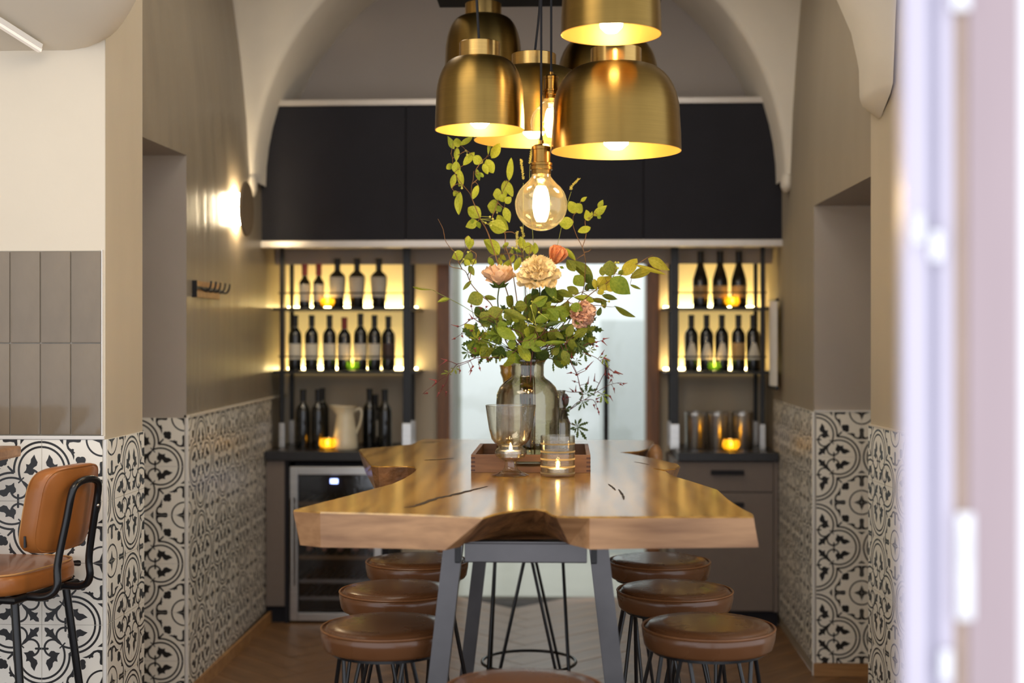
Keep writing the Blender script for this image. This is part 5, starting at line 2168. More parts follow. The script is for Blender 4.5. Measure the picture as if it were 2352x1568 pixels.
def place_leaf(parent, me, pb, pt, width, tilt, name='leaf'):
    """leaf from base pb to tip pt (world), apparent width, rolled by tilt about its axis"""
    x = pt - pb
    L = x.length
    if L < 1e-5:
        return
    xd = x.normalized()
    view = ((pb + pt) * .5 - _c).normalized()
    y = xd.cross(view)
    if y.length < 1e-4:
        y = Vector((0, 0, 1))
    y.normalize()
    y = Matrix.Rotation(tilt, 3, xd) @ y
    z = xd.cross(y).normalized()
    o = bpy.data.objects.new(name, me)
    COL.objects.link(o)
    o.parent = parent
    pt = pb + x * 1.08
    L *= 1.08
    w = 1.14 * width / max(.45, abs(math.cos(tilt)))
    m = Matrix(((xd.x * L, y.x * w, z.x * L * .6, 0), (xd.y * L, y.y * w, z.y * L * .6, 0), (xd.z * L, y.z * w, z.z * L * .6, 0), (0, 0, 0, 1)))
    base = Vector(parent.location)
    o.matrix_parent_inverse = Matrix.Identity(4)
    loc, rot, sca = m.decompose()
    o.rotation_mode = 'QUATERNION'
    o.rotation_quaternion = rot
    o.scale = sca
    o.location = pb - base
    return o


MOUTH = WY(1212, 838, VY)
ROOT = Vector((MOUTH.x, VY, zv0 + 0.05))


def zc(win, x, y):
    ox, oy = {'z7': (1000, 300), 'z8': (1260, 380), 'b1': (960, 560), 'b2': (1220, 560), 'px': (0, 0)}[win]
    s = 1.0 if win == 'px' else SQ
    return ox + x / s, oy + y / s


def near_on(paths, p):
    best, bd = None, 1e9
    for pa in paths:
        for q in pa:
            d = (q - p).length
            if d < bd:
                best, bd = q, d
    return best


NB = [0]


def branch(label, win, stems, leaves, depth=0.0, cols=(0, 1), r0=0.0026, stem_m=None, root=True, berries=(), group='leafy branches in the vase', dspread=0.05):
    """stems: list of pixel polylines (first one starts in the vase); leaves: (x0,y0,x1,y1,width[,colour])"""
    NB[0] += 1
    foot = ROOT + Vector((rnd.uniform(-.03, .03), rnd.uniform(-.03, .03), rnd.uniform(-.03, .02)))
    o = thing('leafy_branch', label, 'branch', foot, group)
    b = MB()
    paths = []
    for si, s in enumerate(stems):
        pts = []
        n = len(s)
        for k, (x, y) in enumerate(s):
            px, py = zc(win, x, y)
            t = k / max(1, n - 1)
            dd = depth * (t if si == 0 else 1.0) + (0.02 * math.sin(k * 1.7 + NB[0]))
            pts.append(WY(px, py, VY + dd))
        if si == 0 and root:
            mo = MOUTH + Vector((rnd.uniform(-.024, .024), rnd.uniform(-.024, .024), 0))
            pts = [foot, mo] + pts
        elif si > 0 and paths:
            pts[0] = near_on(paths, pts[0])
        sp = spline(pts, 5)
        m = len(sp)
        rs = [(r0 if si == 0 else r0 * .7) * (1 - .65 * k / (m - 1)) for k in range(m)]
        b.tube(sp, rs, 6)
        paths.append(sp)
    for lf in leaves:
        x0, y0, x1, y1, w = lf[:5]
        ci = lf[5] if len(lf) > 5 else rnd.choice(cols)
        p0, p1 = zc(win, x0, y0), zc(win, x1, y1)
        q = near_on(paths, WY(p0[0], p0[1], VY + depth))
        dy = max(-.12, min(.12, q.y - VY)) + rnd.uniform(-dspread, dspread) * .5
        a = WY(p0[0], p0[1], VY + dy)
        t = WY(p1[0], p1[1], VY + dy + rnd.uniform(-.02, .02))
        wpx = w / (1.0 if win == 'px' else SQ)
        place_leaf(o, rnd.choice(LEAF[ci]), a, t, wpx * kv, rnd.uniform(-.5, .5))
        # leaf stalk
        q = near_on(paths, a)
        if 0.002 < (q - a).length < 0.06:
            b.tube([q, (q + a) * .5 + Vector((0, 0, .002)), a], .0008, 5)
    b.build('twig', stem_m or M_stem, o, smooth=True)
    if berries:
        b = MB()
        for (x, y, r) in berries:
            px, py = zc(win, x, y)
            p = WY(px, py, VY + depth)
            b.sphere(p, r * kv, 8, 6)
            q = near_on(paths, p)
            if (q - p).length < .08:
                b.tube([q, p], .0007, 5)
        bo = b.build('berries', M_berry, o, smooth=True)
        bo['kind'] = 'stuff'
    return o


# tall branch at the upper left
branch('tall arching branch with yellow green leaves reaching the left lamp', 'z7',
       [[(1050, 2550), (880, 2000), (740, 1560), (660, 1310), (610, 1180), (540, 1060), (470, 890), (430, 790), (405, 740), (320, 640), (250, 540), (215, 440), (205, 330), (185, 275)],
        [(420, 750), (435, 660), (455, 580), (460, 485)],
        [(455, 585), (520, 560), (480, 490), (540, 390), (600, 330), (660, 290)],
        [(205, 340), (265, 300), (330, 260), (380, 240)],
        [(320, 640), (260, 640), (200, 690), (245, 740)]],
       [(225, 220, 150, 75, 66, 0), (215, 150, 310, 140, 95, 0), (300, 175, 435, 85, 58, 0), (262, 200, 250, 360, 62, 0), (335, 415, 460, 270, 80, 0), (455, 310, 565, 375, 100, 0),
        (205, 400, 140, 455, 66, 0), (250, 360, 268, 515, 90, 0), (290, 465, 320, 665, 70, 0), (232, 520, 195, 680, 66, 0), (275, 640, 310, 660, 40, 1), (300, 735, 285, 992, 84, 0),
        (270, 730, 225, 785, 66, 0), (635, 290, 702, 95, 46, 0), (672, 330, 765, 165, 100, 0), (612, 345, 690, 500, 108, 0), (575, 400, 625, 515, 66, 0), (490, 460, 530, 590, 50, 1), (540, 500, 570, 555, 40, 1),
        (515, 655, 455, 810, 68, 0), (545, 1040, 405, 930, 136, 0), (510, 1090, 372, 1150, 100, 0), (505, 1090, 535, 1170, 50, 1), (640, 1110, 832, 1195, 150, 0), (470, 1060, 440, 1110, 60, 1),
        (765, 1490, 588, 1325, 136, 0), (640, 1520, 700, 1640, 60, 1)],
       depth=-0.06, cols=(0,), berries=[(655, 1035, 2.6), (690, 1060, 2.6), (690, 1090, 2.6), (602, 1105, 2.4), (667, 1140, 2.6), (318, 690, 2.6), (365, 240, 2.4), (380, 290, 2.4)])
# branch in the middle, left of the round bulb
branch('upright branch of round yellow green leaves left of the round bulb', 'z7',
       [[(1040, 2500), (960, 1900), (900, 1560), (840, 1380), (830, 1220), (690, 1060), (715, 960), (745, 860), (800, 750), (850, 650), (885, 600)],
        [(745, 880), (800, 910), (830, 930)], [(830, 1220), (930, 1220), (1020, 1300)]],
       [(745, 1010, 870, 1175, 108, 0), (832, 920, 885, 1092, 88, 0), (750, 900, 632, 905, 150, 0), (745, 900, 780, 970, 70, 1), (800, 760, 700, 770, 130, 0), (790, 760, 820, 850, 90, 0), (838, 870, 905, 800, 78, 0),
        (830, 600, 840, 800, 78, 0), (850, 600, 925, 780, 82, 0), (885, 600, 910, 345, 74, 0), (880, 1345, 810, 1400, 42, 1), (910, 1420, 930, 1480, 40, 2)],
       depth=0.05, cols=(0,), berries=[(925, 1400, 2.4), (740, 985, 2)])
# small branch at the left
branch('thin crooked branch at the left with drooping leaves', 'b1',
       [[(1100, 1250), (900, 760), (760, 620), (640, 480), (560, 320), (400, 275), (382, 215), (410, 170)],
        [(560, 310), (480, 200), (440, 100), (400, 60), (330, -40), (300, -180), (240, -300), (-0, -310)][:7],
        [(830, 430), (700, 150), (640, 80), (575, 40), (560, -60)],
        [(640, 390), (620, 440), (600, 470)]],
       [(545, 110, 415, 165, 108, 0), (640, 100, 570, 260, 88, 2), (640, 200, 700, 230, 70, 0), (610, 260, 670, 372, 66, 2), (642, 440, 548, 545, 42, 2), (780, 620, 605, 690, 158, 2), (795, 630, 935, 660, 54, 2),
        (605, -100, 600, 40, 66, 0), (660, -60, 615, 60, 58, 0), (560, 190, 620, 250, 60, 0)],
       depth=-0.10, cols=(2, 0), stem_m=M_stem, berries=[(450, 100, 2.4), (600, 100, 2.6), (548, 185, 2.4), (590, 250, 2.4)])
# sprays in the middle, under the bulb
branch('bushy spray of small leaves under the round bulb', 'b1',
       [[(1320, 1280), (1300, 800), (1280, 400), (1260, 150), (1230, 60), (1180, -60)], [(1280, 380), (1340, 100), (1350, 0)], [(1260, 160), (1120, 120), (1020, 120)]],
       [(1260, 60, 1230, -80, 90, 0), (1270, 60, 1390, 40, 130, 0), (1400, 130, 1400, -10, 62, 0), (1230, 160, 1165, 312, 70, 0), (1030, 330, 1105, 190, 88, 0), (968, 165, 1000, 255, 48, 0), (1110, 230, 1150, 130, 46, 0),
        (1270, 180, 1420, 230, 104, 2), (1380, 160, 1450, 240, 80, 2), (985, 130, 1055, 190, 50, 0), (1030, 20, 1085, -10, 40, 0), (1240, 100, 1140, 50, 40, 1), (1030, 330, 1180, 390, 70, 1), (940, 290, 1010, 330, 60, 0)],
       depth=0.02, cols=(0, 1), berries=[(1250, 40, 2.4), (1278, 64, 2.4), (1340, 105, 2.6), (1132, 46, 2.6)])
# right upper twig
branch('forked twig with a few small leaves at the upper right', 'z8',
       [[(0, 2300), (380, 1600), (440, 1260), (435, 1090), (405, 980), (340, 850), (290, 700), (300, 600)], [(405, 970), (450, 830), (440, 660), (500, 620), (560, 560), (610, 500)], [(300, 620), (330, 560)], [(435, 1090), (370, 1100), (300, 1150)], [(430, 1080), (480, 1030), (520, 995)]],
       [(300, 680, 135, 690, 130, 0), (330, 575, 255, 440, 110, 0), (330, 560, 395, 470, 110, 0), (385, 430, 455, 380, 40, 0), (480, 665, 450, 540, 78, 0), (500, 640, 520, 555, 40, 0), (505, 740, 362, 790, 76, 0),
        (600, 515, 650, 420, 58, 0), (540, 605, 688, 490, 84, 0), (585, 600, 625, 630, 40, 1)],
       depth=-0.04, cols=(0,), r0=.0022)
# long branch to the far right
branch('long golden branch stretching out to the right over the table', 'z8',
       [[(-140, 2350), (180, 1900), (400, 1640), (560, 1500), (740, 1390), (880, 1310), (1040, 1200), (1180, 1110), (1250, 1080)], [(740, 1390), (780, 1330), (800, 1180)], [(960, 1260), (1000, 1340)]],
       [(735, 1330, 735, 1152, 158, 2), (650, 1325, 640, 1220, 68, 2), (885, 1315, 1050, 1128, 128, 4), (980, 1350, 1215, 1270, 100, 4), (1040, 1190, 1385, 1300, 44, 4), (1195, 1112, 1440, 1245, 108, 4),
        (745, 1350, 965, 1530, 186, 1), (600, 1485, 745, 1335, 150, 4), (600, 1440, 660, 1340, 90, 4), (545, 1360, 575, 1490, 58, 4), (980, 1430, 1100, 1480, 30, 2), (840, 1310, 890, 1255, 46, 2), (700, 1500, 770, 1440, 90, 4), (590, 1540, 660, 1500, 60, 4)],
       depth=-0.12, cols=(4,), berries=[(805, 1165, 2.8), (838, 1165, 2.8), (830, 1230, 2.8), (1010, 1160, .1)])
# second right branch, hanging level
branch('level branch with narrow olive leaves at the right', 'b2',
       [[(40, 1330), (250, 1000), (420, 700), (560, 600), (640, 570), (800, 560), (900, 590)], [(420, 700), (640, 735), (820, 738), (940, 755), (1010, 755)], [(640, 570), (740, 650), (830, 670), (900, 690)]],
       [(510, 630, 335, 562, 78, 2), (570, 592, 440, 520, 88, 2), (510, 640, 735, 692, 78, 0), (720, 668, 905, 692, 54, 2), (850, 615, 1022, 662, 62, 2), (835, 665, 882, 765, 58, 2), (1005, 745, 1238, 866, 58, 2), (835, 758, 800, 850, 54, 3),
        (690, 470, 760, 540, 80, 3), (520, 380, 620, 500, 130, 1), (440, 200, 720, 420, 120, 2), (430, 190, 520, 320, 100, 2), (640, 370, 720, 470, 90, 3), (640, 540, 720, 500, 70, 3), (405, 52, 522, 190, 60, 0), (800, 590, 870, 560, 60, 4)],
       depth=-0.02, cols=(2, 0), berries=[(935, 690, 2.6), (860, 740, 2.6), (750, 868, 2.4)])
# front low leaves at the vase mouth
branch('short front spray of round leaves bending over the vase rim', 'b1',
       [[(1330, 1350), (1290, 1250), (1260, 1180), (1170, 1140), (1000, 950), (860, 860)], [(1290, 1260), (1380, 1120), (1420, 980)], [(1300, 1280), (1480, 1100), (1560, 900)]],
       [(1180, 1200, 1082, 1200, 112, 1), (1250, 1245, 1402, 1085, 130, 1), (1200, 1215, 1332, 1392, 112, 0), (1060, 1290, 1250, 1430, 110, 1), (950, 1000, 1160, 1130, 120, 1), (950, 990, 1060, 960, 100, 1), (745, 900, 845, 830, 100, 2), (830, 840, 1010, 800, 130, 2),
        (1030, 890, 1112, 840, 88, 2), (1020, 790, 1290, 900, 86, 2), (1170, 760, 1300, 740, 120, 2), (1370, 735, 1545, 640, 88, 0), (1405, 935, 1568, 858, 84, 1), (1400, 1180, 1535, 1195, 58, 1), (1350, 1230, 1480, 1280, 70, 1), (1420, 1050, 1500, 960, 90, 2)],
       depth=-0.13, cols=(1, 2), r0=.002, stem_m=M_stem_r, berries=[(1355, 745, 2.4), (1450, 820, 2.6), (1330, 905, 2.4), (1300, 960, 2.2)])
branch('front right spray of green leaves below the white peony', 'b2',
       [[(20, 1400), (60, 1150), (150, 900), (260, 780), (330, 700), (420, 660)], [(60, 1200), (180, 1060), (330, 1040), (480, 980)], [(40, 1300), (220, 1200), (420, 1190)], [(150, 900), (60, 740), (20, 720)]],
       [(10, 735, 185, 640, 90, 1), (190, 445, 300, 672, 108, 1), (45, 930, 222, 880, 84, 1), (190, 780, 312, 905, 130, 1), (270, 770, 445, 850, 130, 1), (480, 730, 608, 795, 104, 1), (350, 870, 412, 935, 58, 1), (130, 800, 240, 700, 70, 0),
        (430, 1110, 492, 978, 88, 2), (508, 1112, 662, 1020, 88, 2), (680, 950, 712, 1085, 48, 2), (470, 1140, 505, 1262, 78, 2), (380, 1275, 452, 1442, 92, 2), (40, 1180, 172, 1200, 58, 0), (150, 1190, 402, 1182, 48, 1),
        (110, 1000, 362, 930, 50, 3), (330, 1032, 492, 968, 58, 3), (250, 1330, 330, 1250, 80, 2), (690, 1120, 760, 1180, 60, 2), (280, 1040, 390, 1130, 60, 2), (0, 620, 80, 560, 60, 3)],
       depth=-0.10, cols=(1, 2), r0=.002, stem_m=M_stem_r, berries=[(165, 665, 2.4), (90, 822, 2.6), (8, 690, 2.4), (270, 640, 2.2)])
# lone stalk to the left
branch('thin lone stalk reaching far out to the left', 'b1',
       [[(1200, 1250), (950, 1000), (720, 860), (540, 745), (380, 660), (240, 590), (160, 548), (0, 520), (-50, 515)], [(380, 660), (340, 680), (300, 690)]],
       [(380, 660, 245, 700, 44, 0), (160, 550, -45, 515, 16, 0)], depth=-0.05, cols=(0,), r0=.0016, stem_m=M_stem_g)

# dense green heart of the bouquet
hb = thing('leafy_branch', 'dense dark green foliage in the heart of the bouquet', 'branch', ROOT + Vector((.01, .02, .0)), 'leafy branches in the vase')
b = MB()
for k in range(95):
    a = rnd.uniform(0, 2 * PI)
    rr = rnd.random() ** .6
    px = 1218 + 128 * rr * math.cos(a)
    py = 766 + 78 * rr * math.sin(a)
    dd = rnd.uniform(-.09, .10)
    p = WY(px, py, VY + dd)
    mo = MOUTH + Vector((rnd.uniform(-.022, .022), rnd.uniform(-.022, .022), 0))
    b.tube(spline([ROOT + Vector((rnd.uniform(-.02, .02), rnd.uniform(-.02, .02), 0)), mo, (mo + p) * .5 + Vector((0, 0, .015)), p], 3), .0011, 5)
    dr_ = (p - MOUTH).normalized() + Vector((rnd.uniform(-.5, .5), rnd.uniform(-.6, .2), rnd.uniform(-.7, .4)))
    L = rnd.uniform(24, 48) * kv
    if k % 3 == 0:
        place_leaf(hb, FEATHER[rnd.choice((1, 2, 3))], p, p + dr_.normalized() * L * 1.1, L * 1.1, rnd.uniform(-.7, .7), 'cut_leaf')
    else:
        place_leaf(hb, rnd.choice(LEAF[rnd.choice((0, 1, 1, 2, 2, 3))]), p, p + dr_.normalized() * L, L * rnd.uniform(.5, .75), rnd.uniform(-.8, .8))
hs_ = b.build('stems', M_stem_d, hb, smooth=True)
hs_['kind'] = 'stuff'

# geranium leaves, jagged, left of the rim
def herb(label, win, stems, cuts, buds, depth, root_p, sm=M_stem_r, group='herb sprigs in the vases', r0=.0016, cm=3):
    o = thing('herb_sprig', label, 'herb sprig', root_p, group)
    b = MB()
    paths = []
    for si, s in enumerate(stems):
        pts = []
        for k, (x, y) in enumerate(s):
            px, py = zc(win, x, y)
            pts.append(WY(px, py, VY + depth + .015 * math.sin(k * 2.1 + si)))
        if si == 0:
            pts = [Vector(root_p)] + pts
        elif paths:
            pts[0] = near_on(paths, pts[0])
        sp = spline(pts, 4)
        b.tube(sp, [r0 * (1 - .5 * k / (len(sp) - 1)) for k in range(len(sp))], 5)
        paths.append(sp)
    # fine pods with beaks
    bb = MB()
    for (x, y, ang, L) in buds:
        px, py = zc(win, x, y)
        p = WY(px, py, VY + depth + rnd.uniform(-.02, .02))
        q = near_on(paths, p)
        if (q - p).length < .07:
            b.tube([q, p], .0009, 4)
        ll = L * kv / (1 if win == 'px' else SQ)
        d = Vector((math.cos(R(ang)), rnd.uniform(-.3, .3), math.sin(R(ang)))).normalized()
        bb.sphere(p, .0036, 7, 5)
        bb.tube([p, p + d * ll * .3, p + d * ll], [.0030, .0018, .0005], 5)
        for s in (1, -1):
            e = Vector((-d.z * s, 0.2, d.x * s)) * .004
            bb.tube([p, p + e + d * .003], [.0009, .0002], 4)
    b.build('stems', sm, o, smooth=True)
    if buds:
        x = bb.build('pods', M_budred, o, smooth=True)
        x['kind'] = 'stuff'
    for c in cuts:
        x0, y0, x1, y1, w = c[:5]
        ci = c[5] if len(c) > 5 else cm
        p0, p1 = zc(win, x0, y0), zc(win, x1, y1)
        a = WY(p0[0], p0[1], VY + depth)
        t = WY(p1[0], p1[1], VY + depth + rnd.uniform(-.015, .015))
        place_leaf(o, FEATHER[ci], a, t, w * kv / (1 if win == 'px' else SQ), rnd.uniform(-.3, .3), 'cut_leaf')
    return o


rv = lambda: tuple(ROOT + Vector((rnd.uniform(-.03, .03), rnd.uniform(-.03, .03), 0)))
herb('reddish herb sprig trailing low to the left of the vase', 'b1',
     [[(1330, 1300), (1060, 1358), (860, 1360), (720, 1362), (640, 1390), (520, 1430), (470, 1445), (420, 1500), (370, 1560), (250, 1640), (200, 1690), (100, 1760), (60, 1800)],
      [(700, 1365), (640, 1310), (600, 1300)], [(640, 1390), (600, 1420), (470, 1470)], [(470, 1445), (400, 1415), (330, 1400)], [(370, 1565), (330, 1680), (270, 1750), (240, 1790)]],
     [(600, 1300, 530, 1235, 90), (605, 1300, 550, 1380, 80), (880, 1320, 930, 1230, 120, 2), (1000, 1310, 900, 1350, 140, 2), (850, 1250, 760, 1330, 120, 2), (440, 1490, 460, 1560, 90, 2), (380, 1545, 280, 1560, 60, 2)],
     [(690, 1255, 165, 70), (690, 1285, 190, 70), (660, 1470, 235, 90), (640, 1520, 250, 60), (740, 1490, 290, 40), (830, 1385, -30, 40), (345, 1400, 215, 120), (330, 1395, 160, 60), (215, 1640, 165, 90), (215, 1660, 225, 70),
      (110, 1790, 200, 40), (250, 1790, 240, 60), (300, 1700, 250, 90), (340, 1780, 260, 60), (505, 1520, 260, 40)], -.06, rv())
herb('fine reddish herb with pointed pods at the left of the bouquet', 'b1',
     [[(1300, 1200), (1000, 1000), (820, 900), (700, 890), (600, 930), (550, 1010), (520, 1080), (430, 1140)], [(700, 890), (760, 960), (820, 1040)], [(620, 930), (560, 960), (500, 990)]],
     [(780, 1150, 880, 1090, 170, 1), (900, 1240, 960, 1330, 150, 2), (830, 1260, 790, 1340, 110, 2), (980, 1000, 1120, 930, 200, 1), (1120, 950, 1180, 1050, 130, 0) if False else (1120, 950, 1190, 1050, 130, 1), (860, 930, 760, 860, 150, 2)],
     [(650, 890, 125, 70), (640, 750, 90, 60), (480, 990, 165, 90), (640, 1000, 180, 70), (650, 1040, 200, 70), (655, 1080, 220, 70), (610, 1070, 260, 40), (440, 1135, 200, 40), (530, 1105, 300, 30), (700, 1010, 150, 40),
      (760, 770, 170, 40), (820, 755, 20, 30), (610, 910, 30, 40), (740, 1130, 260, 50), (700, 960, 200, 40)], -.05, rv())
herb('fine reddish herb hanging over the right side of the vase', 'b2',
     [[(0, 1400), (120, 1250), (300, 1210), (400, 1180), (560, 1270), (700, 1330), (800, 1380), (900, 1480), (1000, 1540), (1060, 1570)], [(400, 1180), (480, 1420), (530, 1530), (560, 1600), (585, 1700), (600, 1760)],
      [(650, 1080), (700, 1190), (760, 1260)], [(540, 1545), (650, 1520)], [(760, 1180), (860, 1155)]],
     [(560, 1180, 680, 1330, 150, 3), (600, 1250, 690, 1210, 120, 3), (640, 1300, 660, 1410, 110, 3), (290, 1280, 300, 1410, 100, 3), (540, 1400, 605, 1450, 60, 3), (560, 1200, 600, 1330, 110, 3), (870, 1360, 920, 1480, 80, 2), (480, 1120, 420, 1180, 110, 2), (700, 1270, 780, 1270, 60, 2)],
     [(870, 1140, 10, 70), (855, 1165, -45, 80), (780, 1180, 30, 30), (785, 1225, -20, 30), (850, 1320, 60, 60), (880, 1370, -20, 80), (1010, 1530, -20, 100), (660, 1500, 50, 110), (490, 1360, 100, 60), (480, 1545, 190, 60), (540, 1570, 0, 40), (930, 1560, -50, 60)], -.08, rv())
rr0 = (rp.x, RY, zv0 + .03)
herb('cut leaved herb sprig leaning right out of the ribbed bottle', 'px',
     [[(1290, 955), (1304, 945), (1326, 924), (1342, 918), (1372, 899), (1392, 887), (1408, 881), (1425, 878)], [(1300, 950), (1330, 925), (1338, 905), (1331, 885), (1326, 860), (1320, 845), (1314, 830)],
      [(1300, 957), (1310, 972), (1322, 976)], [(1342, 918), (1362, 918), (1370, 932)], [(1360, 891), (1380, 872), (1392, 850), (1400, 838)], [(1300, 940), (1298, 925)], [(1326, 905), (1310, 900), (1296, 896)], [(1372, 899), (1385, 906)]],
     [(1345, 905, 1347, 880, 24), (1350, 900, 1372, 893, 20), (1340, 905, 1330, 902, 22), (1338, 922, 1329, 942, 18), (1342, 922, 1350, 930, 16), (1382, 905, 1397, 926, 22, 1), (1325, 977, 1334, 962, 18), (1326, 978, 1350, 970, 22), (1324, 979, 1310, 985, 20), (1328, 982, 1346, 1008, 26), (1298, 938, 1312, 935, 16), (1296, 948, 1306, 964, 12)],
     [(1350, 842, 45, 20), (1323, 838, 170, 12), (1410, 855, -12, 22), (1390, 860, 95, 14), (1365, 874, 85, 18), (1350, 880, 80, 18), (1322, 897, 85, 14), (1316, 898, 140, 12), (1320, 876, 160, 8), (1370, 916, 25, 12), (1372, 922, -10, 10), (1401, 910, -60, 14), (1432, 881, 10, 10), (1410, 892, -80, 12), (1425, 882, -30, 8), (1364, 930, -70, 10), (1372, 938, -60, 10), (1375, 946, -80, 8), (1405, 862, -60, 8), (1398, 868, 100, 10), (1404, 872, -120, 10)], RY - VY, rr0)
herb('tiny dark sprig beside the ribbed bottle stopper', 'px', [[(1290, 950), (1300, 935), (1302, 918)], [(1300, 936), (1295, 920)]], [(1300, 936, 1312, 933, 14)], [(1302, 912, 0, 10), (1294, 916, 100, 8)], RY - VY - .02, rr0)

# grass stalks with seed heads
for (lb, pts, head) in (('grass stalk with seed head just left of the round bulb', [(1205, 700), (1202, 560), (1202, 420)], [(1202, 412), (1200, 395), (1198, 380), (1197, 368)]),
                        ('grass stalk leaning right of the round bulb', [(1240, 720), (1281, 560), (1295, 495), (1312, 440)], [(1311, 436), (1314, 428), (1322, 420), (1330, 412)]),
                        ('thin grass stalk rising behind the bulb socket', [(1230, 700), (1225, 560), (1217, 440), (1217, 380)], [(1217, 376), (1219, 360), (1221, 345)]),
                        ('short grass stalk among the leaves under the bulb', [(1220, 720), (1210, 600), (1203, 548)], [(1203, 545), (1200, 533), (1197, 523)]),
                        ('short grass stalk with upright seed head at bouquet centre', [(1215, 700), (1195, 620), (1186, 575)], [(1186, 572), (1187, 555), (1188, 533)])):
    o = thing('grass_stalk', lb, 'grass', tuple(ROOT), 'grass stalks in the vase')
    dd = rnd.uniform(-.03, .08)
    b = MB()
    b.tube(spline([ROOT, MOUTH + Vector((rnd.uniform(-.02, .02), rnd.uniform(-.02, .02), 0))] + [WY(x, y, VY + dd) for x, y in pts], 5), .0008, 5)
    b.build('stalk', M_stem_g, o, smooth=True)
    b = MB()
    hp = spline([WY(x, y, VY + dd) for x, y in head], 8)
    for q in range(len(hp)):
        for s in range(4):
            a = rnd.uniform(0, 2 * PI)
            e = Vector((math.cos(a), math.sin(a), rnd.uniform(.3, 1.2))).normalized()
            b.tube([hp[q], hp[q] + e * .003, hp[q] + e * .007], [.0007, .0014, .0002], 4)
    x = b.build('seed_head', M_grass, o, smooth=True)
    x['kind'] = 'stuff'

# ---------------------------------------------------------------- peonies
def petal_mat(name, c1, c2):
    return leaf_mat(name, c1, c2, .35)


def petal_mesh(m, ruffle=0.1, cup=0.5):
    b = MB()
    n, k = 8, 8
    vs, fs = [], []
    for i in range(n + 1):
        t = i / n
        w = (0.18 + 0.82 * math.sin(PI * min(1, t * .62 + .02)) ** .8) * (1 - .35 * max(0, t - .75) / .25)
        for j in range(k + 1):
            s = 2 * j / k - 1
            x = t * (1 - .12 * s * s * t)
            y = s * w * .5
            z = cup * (s * s * .25 * w + .35 * t * t) + ruffle * t * t * math.sin(j * 2.3 + 1.0) * .5
            vs.append((x, y, z))
    for i in range(n):
        for j in range(k):
            a = i * (k + 1) + j
            fs.append((a, a + k + 1, a + k + 2, a + 1))
    b.add(vs, fs)
    return b, b.mesh('petal', m, smooth=True)


def orient(xd, zd):
    xd = Vector(xd).normalized()
    y = Vector(zd).cross(xd).normalized()
    z = xd.cross(y).normalized()
    return Matrix(((xd.x, y.x, z.x), (xd.y, y.y, z.y), (xd.z, y.z, z.z)))


def peony(px, py, r_px, face, label, c1, c2, depth, outer=9, dome=1.0, open_=0.35, inner=70):
    p = WY(px, py, VY + depth)
    r = r_px * kv
    foot = ROOT + Vector((rnd.uniform(-.02, .02), rnd.uniform(-.02, .02), 0))
    o = thing('peony', label, 'flower', foot, 'flowers in the vase')
    f = Vector(face).normalized()
    m1 = petal_mat('petal_%d' % len(MATS), c1, c2)
    up = Vector((0, 0, 1)) if abs(f.z) < .9 else Vector((1, 0, 0))
    sx = f.cross(up).normalized()
    sy = sx.cross(f).normalized()
    b_, me = petal_mesh(m1, .2, .6)
    bi_, _ = petal_mesh(m1, .45, 1.0)
    off = p - foot
    # outer guard petals, each an object
    for k in range(outer):
        a = 2 * PI * k / outer + rnd.uniform(-.2, .2)
        rad = sx * math.cos(a) + sy * math.sin(a)
        tilt = open_ + rnd.uniform(-.15, .15) + (0.25 if k % 2 else 0)
        xd = rad * math.cos(tilt) + f * math.sin(tilt)
        zd = f * math.cos(tilt) - rad * math.sin(tilt)
        q = link('petal', me, o)
        q.rotation_mode = 'QUATERNION'
        q.rotation_quaternion = orient(xd, zd).to_quaternion()
        L = r * rnd.uniform(.92, 1.12)
        q.scale = (L, L * rnd.uniform(.85, 1.05), L)
        q.location = off - f * r * .12
    # ruffled heart: many small petals in one mesh
    b = MB()
    for k in range(inner):
        t = (k + .5) / inner
        el = R(12) + (PI / 2 - R(12)) * t ** .8
        a = k * 2.39996
        rad = sx * math.cos(a) + sy * math.sin(a)
        nrm = rad * math.cos(el) + f * math.sin(el)
        tang = (f * math.cos(el) - rad * math.sin(el))
        xd = (tang * .75 + nrm * .55 + Vector((rnd.uniform(-.25, .25), rnd.uniform(-.25, .25), rnd.uniform(-.25, .25)))).normalized()
        mt = orient(xd, nrm)
        L = r * rnd.uniform(.36, .55)
        base = f * r * .05 + nrm * r * .36 * dome - tang * L * .45
        b.add([Vector(off) + base + mt @ (Vector(v) * L) for v in bi_.v], bi_.f)
    x = b.build('ruffled_heart', m1, o, smooth=True, world=False)
    x['kind'] = 'stuff'
    b = MB()
    mo = MOUTH + Vector((rnd.uniform(-.02, .02), rnd.uniform(-.02, .02), 0))
    b.tube(spline([foot, mo, p - f * r * .8 - Vector((0, 0, .05)), p - f * r * .2], 6), .0024, 8)
    b.build('stem', M_stem_d, o, smooth=True)
    b = MB()
    for k in range(5):
        a = 2 * PI * k / 5
        rad = sx * math.cos(a) + sy * math.sin(a)
        b.tube([off - f * r * .25, off - f * r * .18 + rad * r * .28, off - f * r * .02 + rad * r * .5], [.004, .006, .001], 6)
    b.build('sepals', M_leaf[3], o, smooth=True, world=False)
    return o


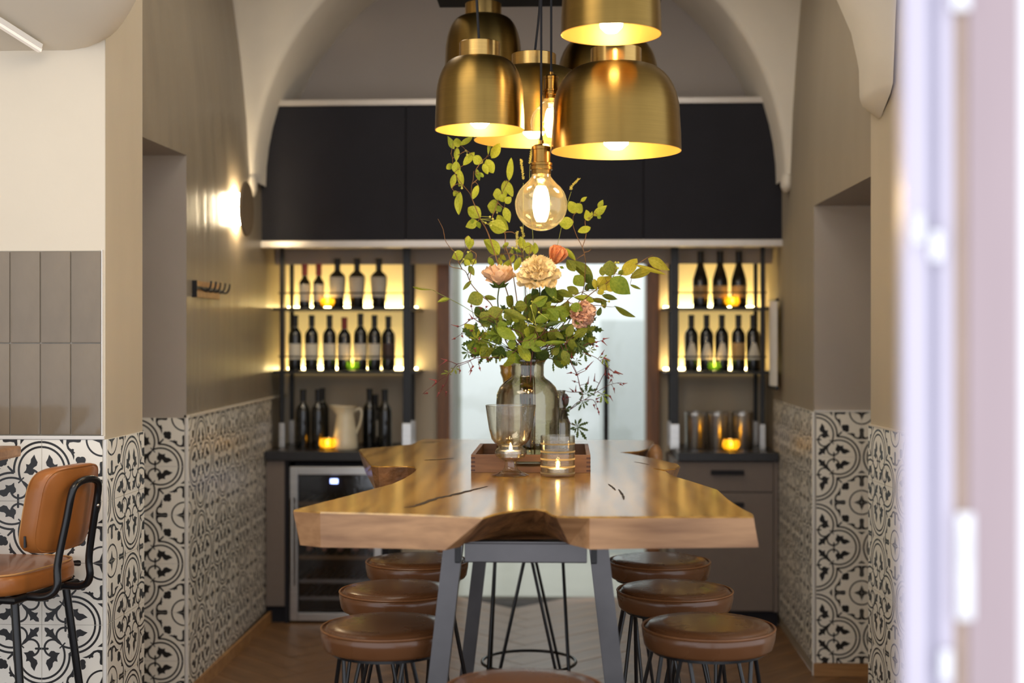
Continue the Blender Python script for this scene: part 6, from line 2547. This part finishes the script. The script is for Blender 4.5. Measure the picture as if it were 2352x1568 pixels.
peony(1236, 632, 50, (-.04, -.50, .86), 'large creamy white peony in the centre of the bouquet', srgb(238, 214, 164), srgb(250, 236, 200), -.10, 10, 1.0, -.42, 90)
peony(1146, 648, 47, (-.05, .15, .95), 'blush peony seen from the side at the left of the bouquet', srgb(232, 186, 150), srgb(246, 216, 184), -.02, 9, .6, .30, 40)
peony(1332, 718, 38, (.55, -.72, -.25), 'dusty pink peony drooping at the right of the bouquet', srgb(226, 178, 152), srgb(244, 210, 186), -.06, 9, 1.0, .3, 70)
# half open orange bud
p = WY(1274, 598, VY - .02)
ob = thing('ranunculus_bud', 'half open salmon orange flower at the top of the bouquet', 'flower', tuple(ROOT), 'flowers in the vase')
m_or = petal_mat('salmon_petal', srgb(214, 128, 86), srgb(238, 172, 124))
b_, me = petal_mesh(m_or, .05, .9)
off = p - ROOT
f = Vector((.35, -.25, .85)).normalized()
sx = f.cross(Vector((0, 1, 0))).normalized()
sy = sx.cross(f).normalized()
for k in range(11):
    a = k * 2.39996
    rad = sx * math.cos(a) + sy * math.sin(a)
    tilt = R(48 + 3 * k)
    xd = rad * math.cos(tilt) + f * math.sin(tilt)
    zd = f * math.cos(tilt) - rad * math.sin(tilt)
    q = link('petal', me, ob)
    q.rotation_mode = 'QUATERNION'
    q.rotation_quaternion = orient(xd, zd).to_quaternion()
    L = 42 * kv
    q.scale = (L, L * 1.0, L)
    q.location = off - f * .012 - rad * .002
b = MB()
b.tube(spline([ROOT, MOUTH, WY(1262, 660, VY), p - f * .012], 6), .0016, 6)
b.build('stem', M_stem_d, ob, smooth=True)
b = MB()
for (x0, y0, x1, y1, w) in ((1256, 612, 1246, 588, 8), (1285, 612, 1296, 616, 8), (1275, 585, 1270, 565, 7), (1280, 583, 1284, 568, 7), (1290, 585, 1298, 578, 7)):
    a, t = WY(x0, y0, VY - .03), WY(x1, y1, VY - .03)
    b.tube([a, (a + t) * .5, t], [.001, w * kv * .5, .0004], 6)
b.build('sepals', M_leaf[1], ob, smooth=True)
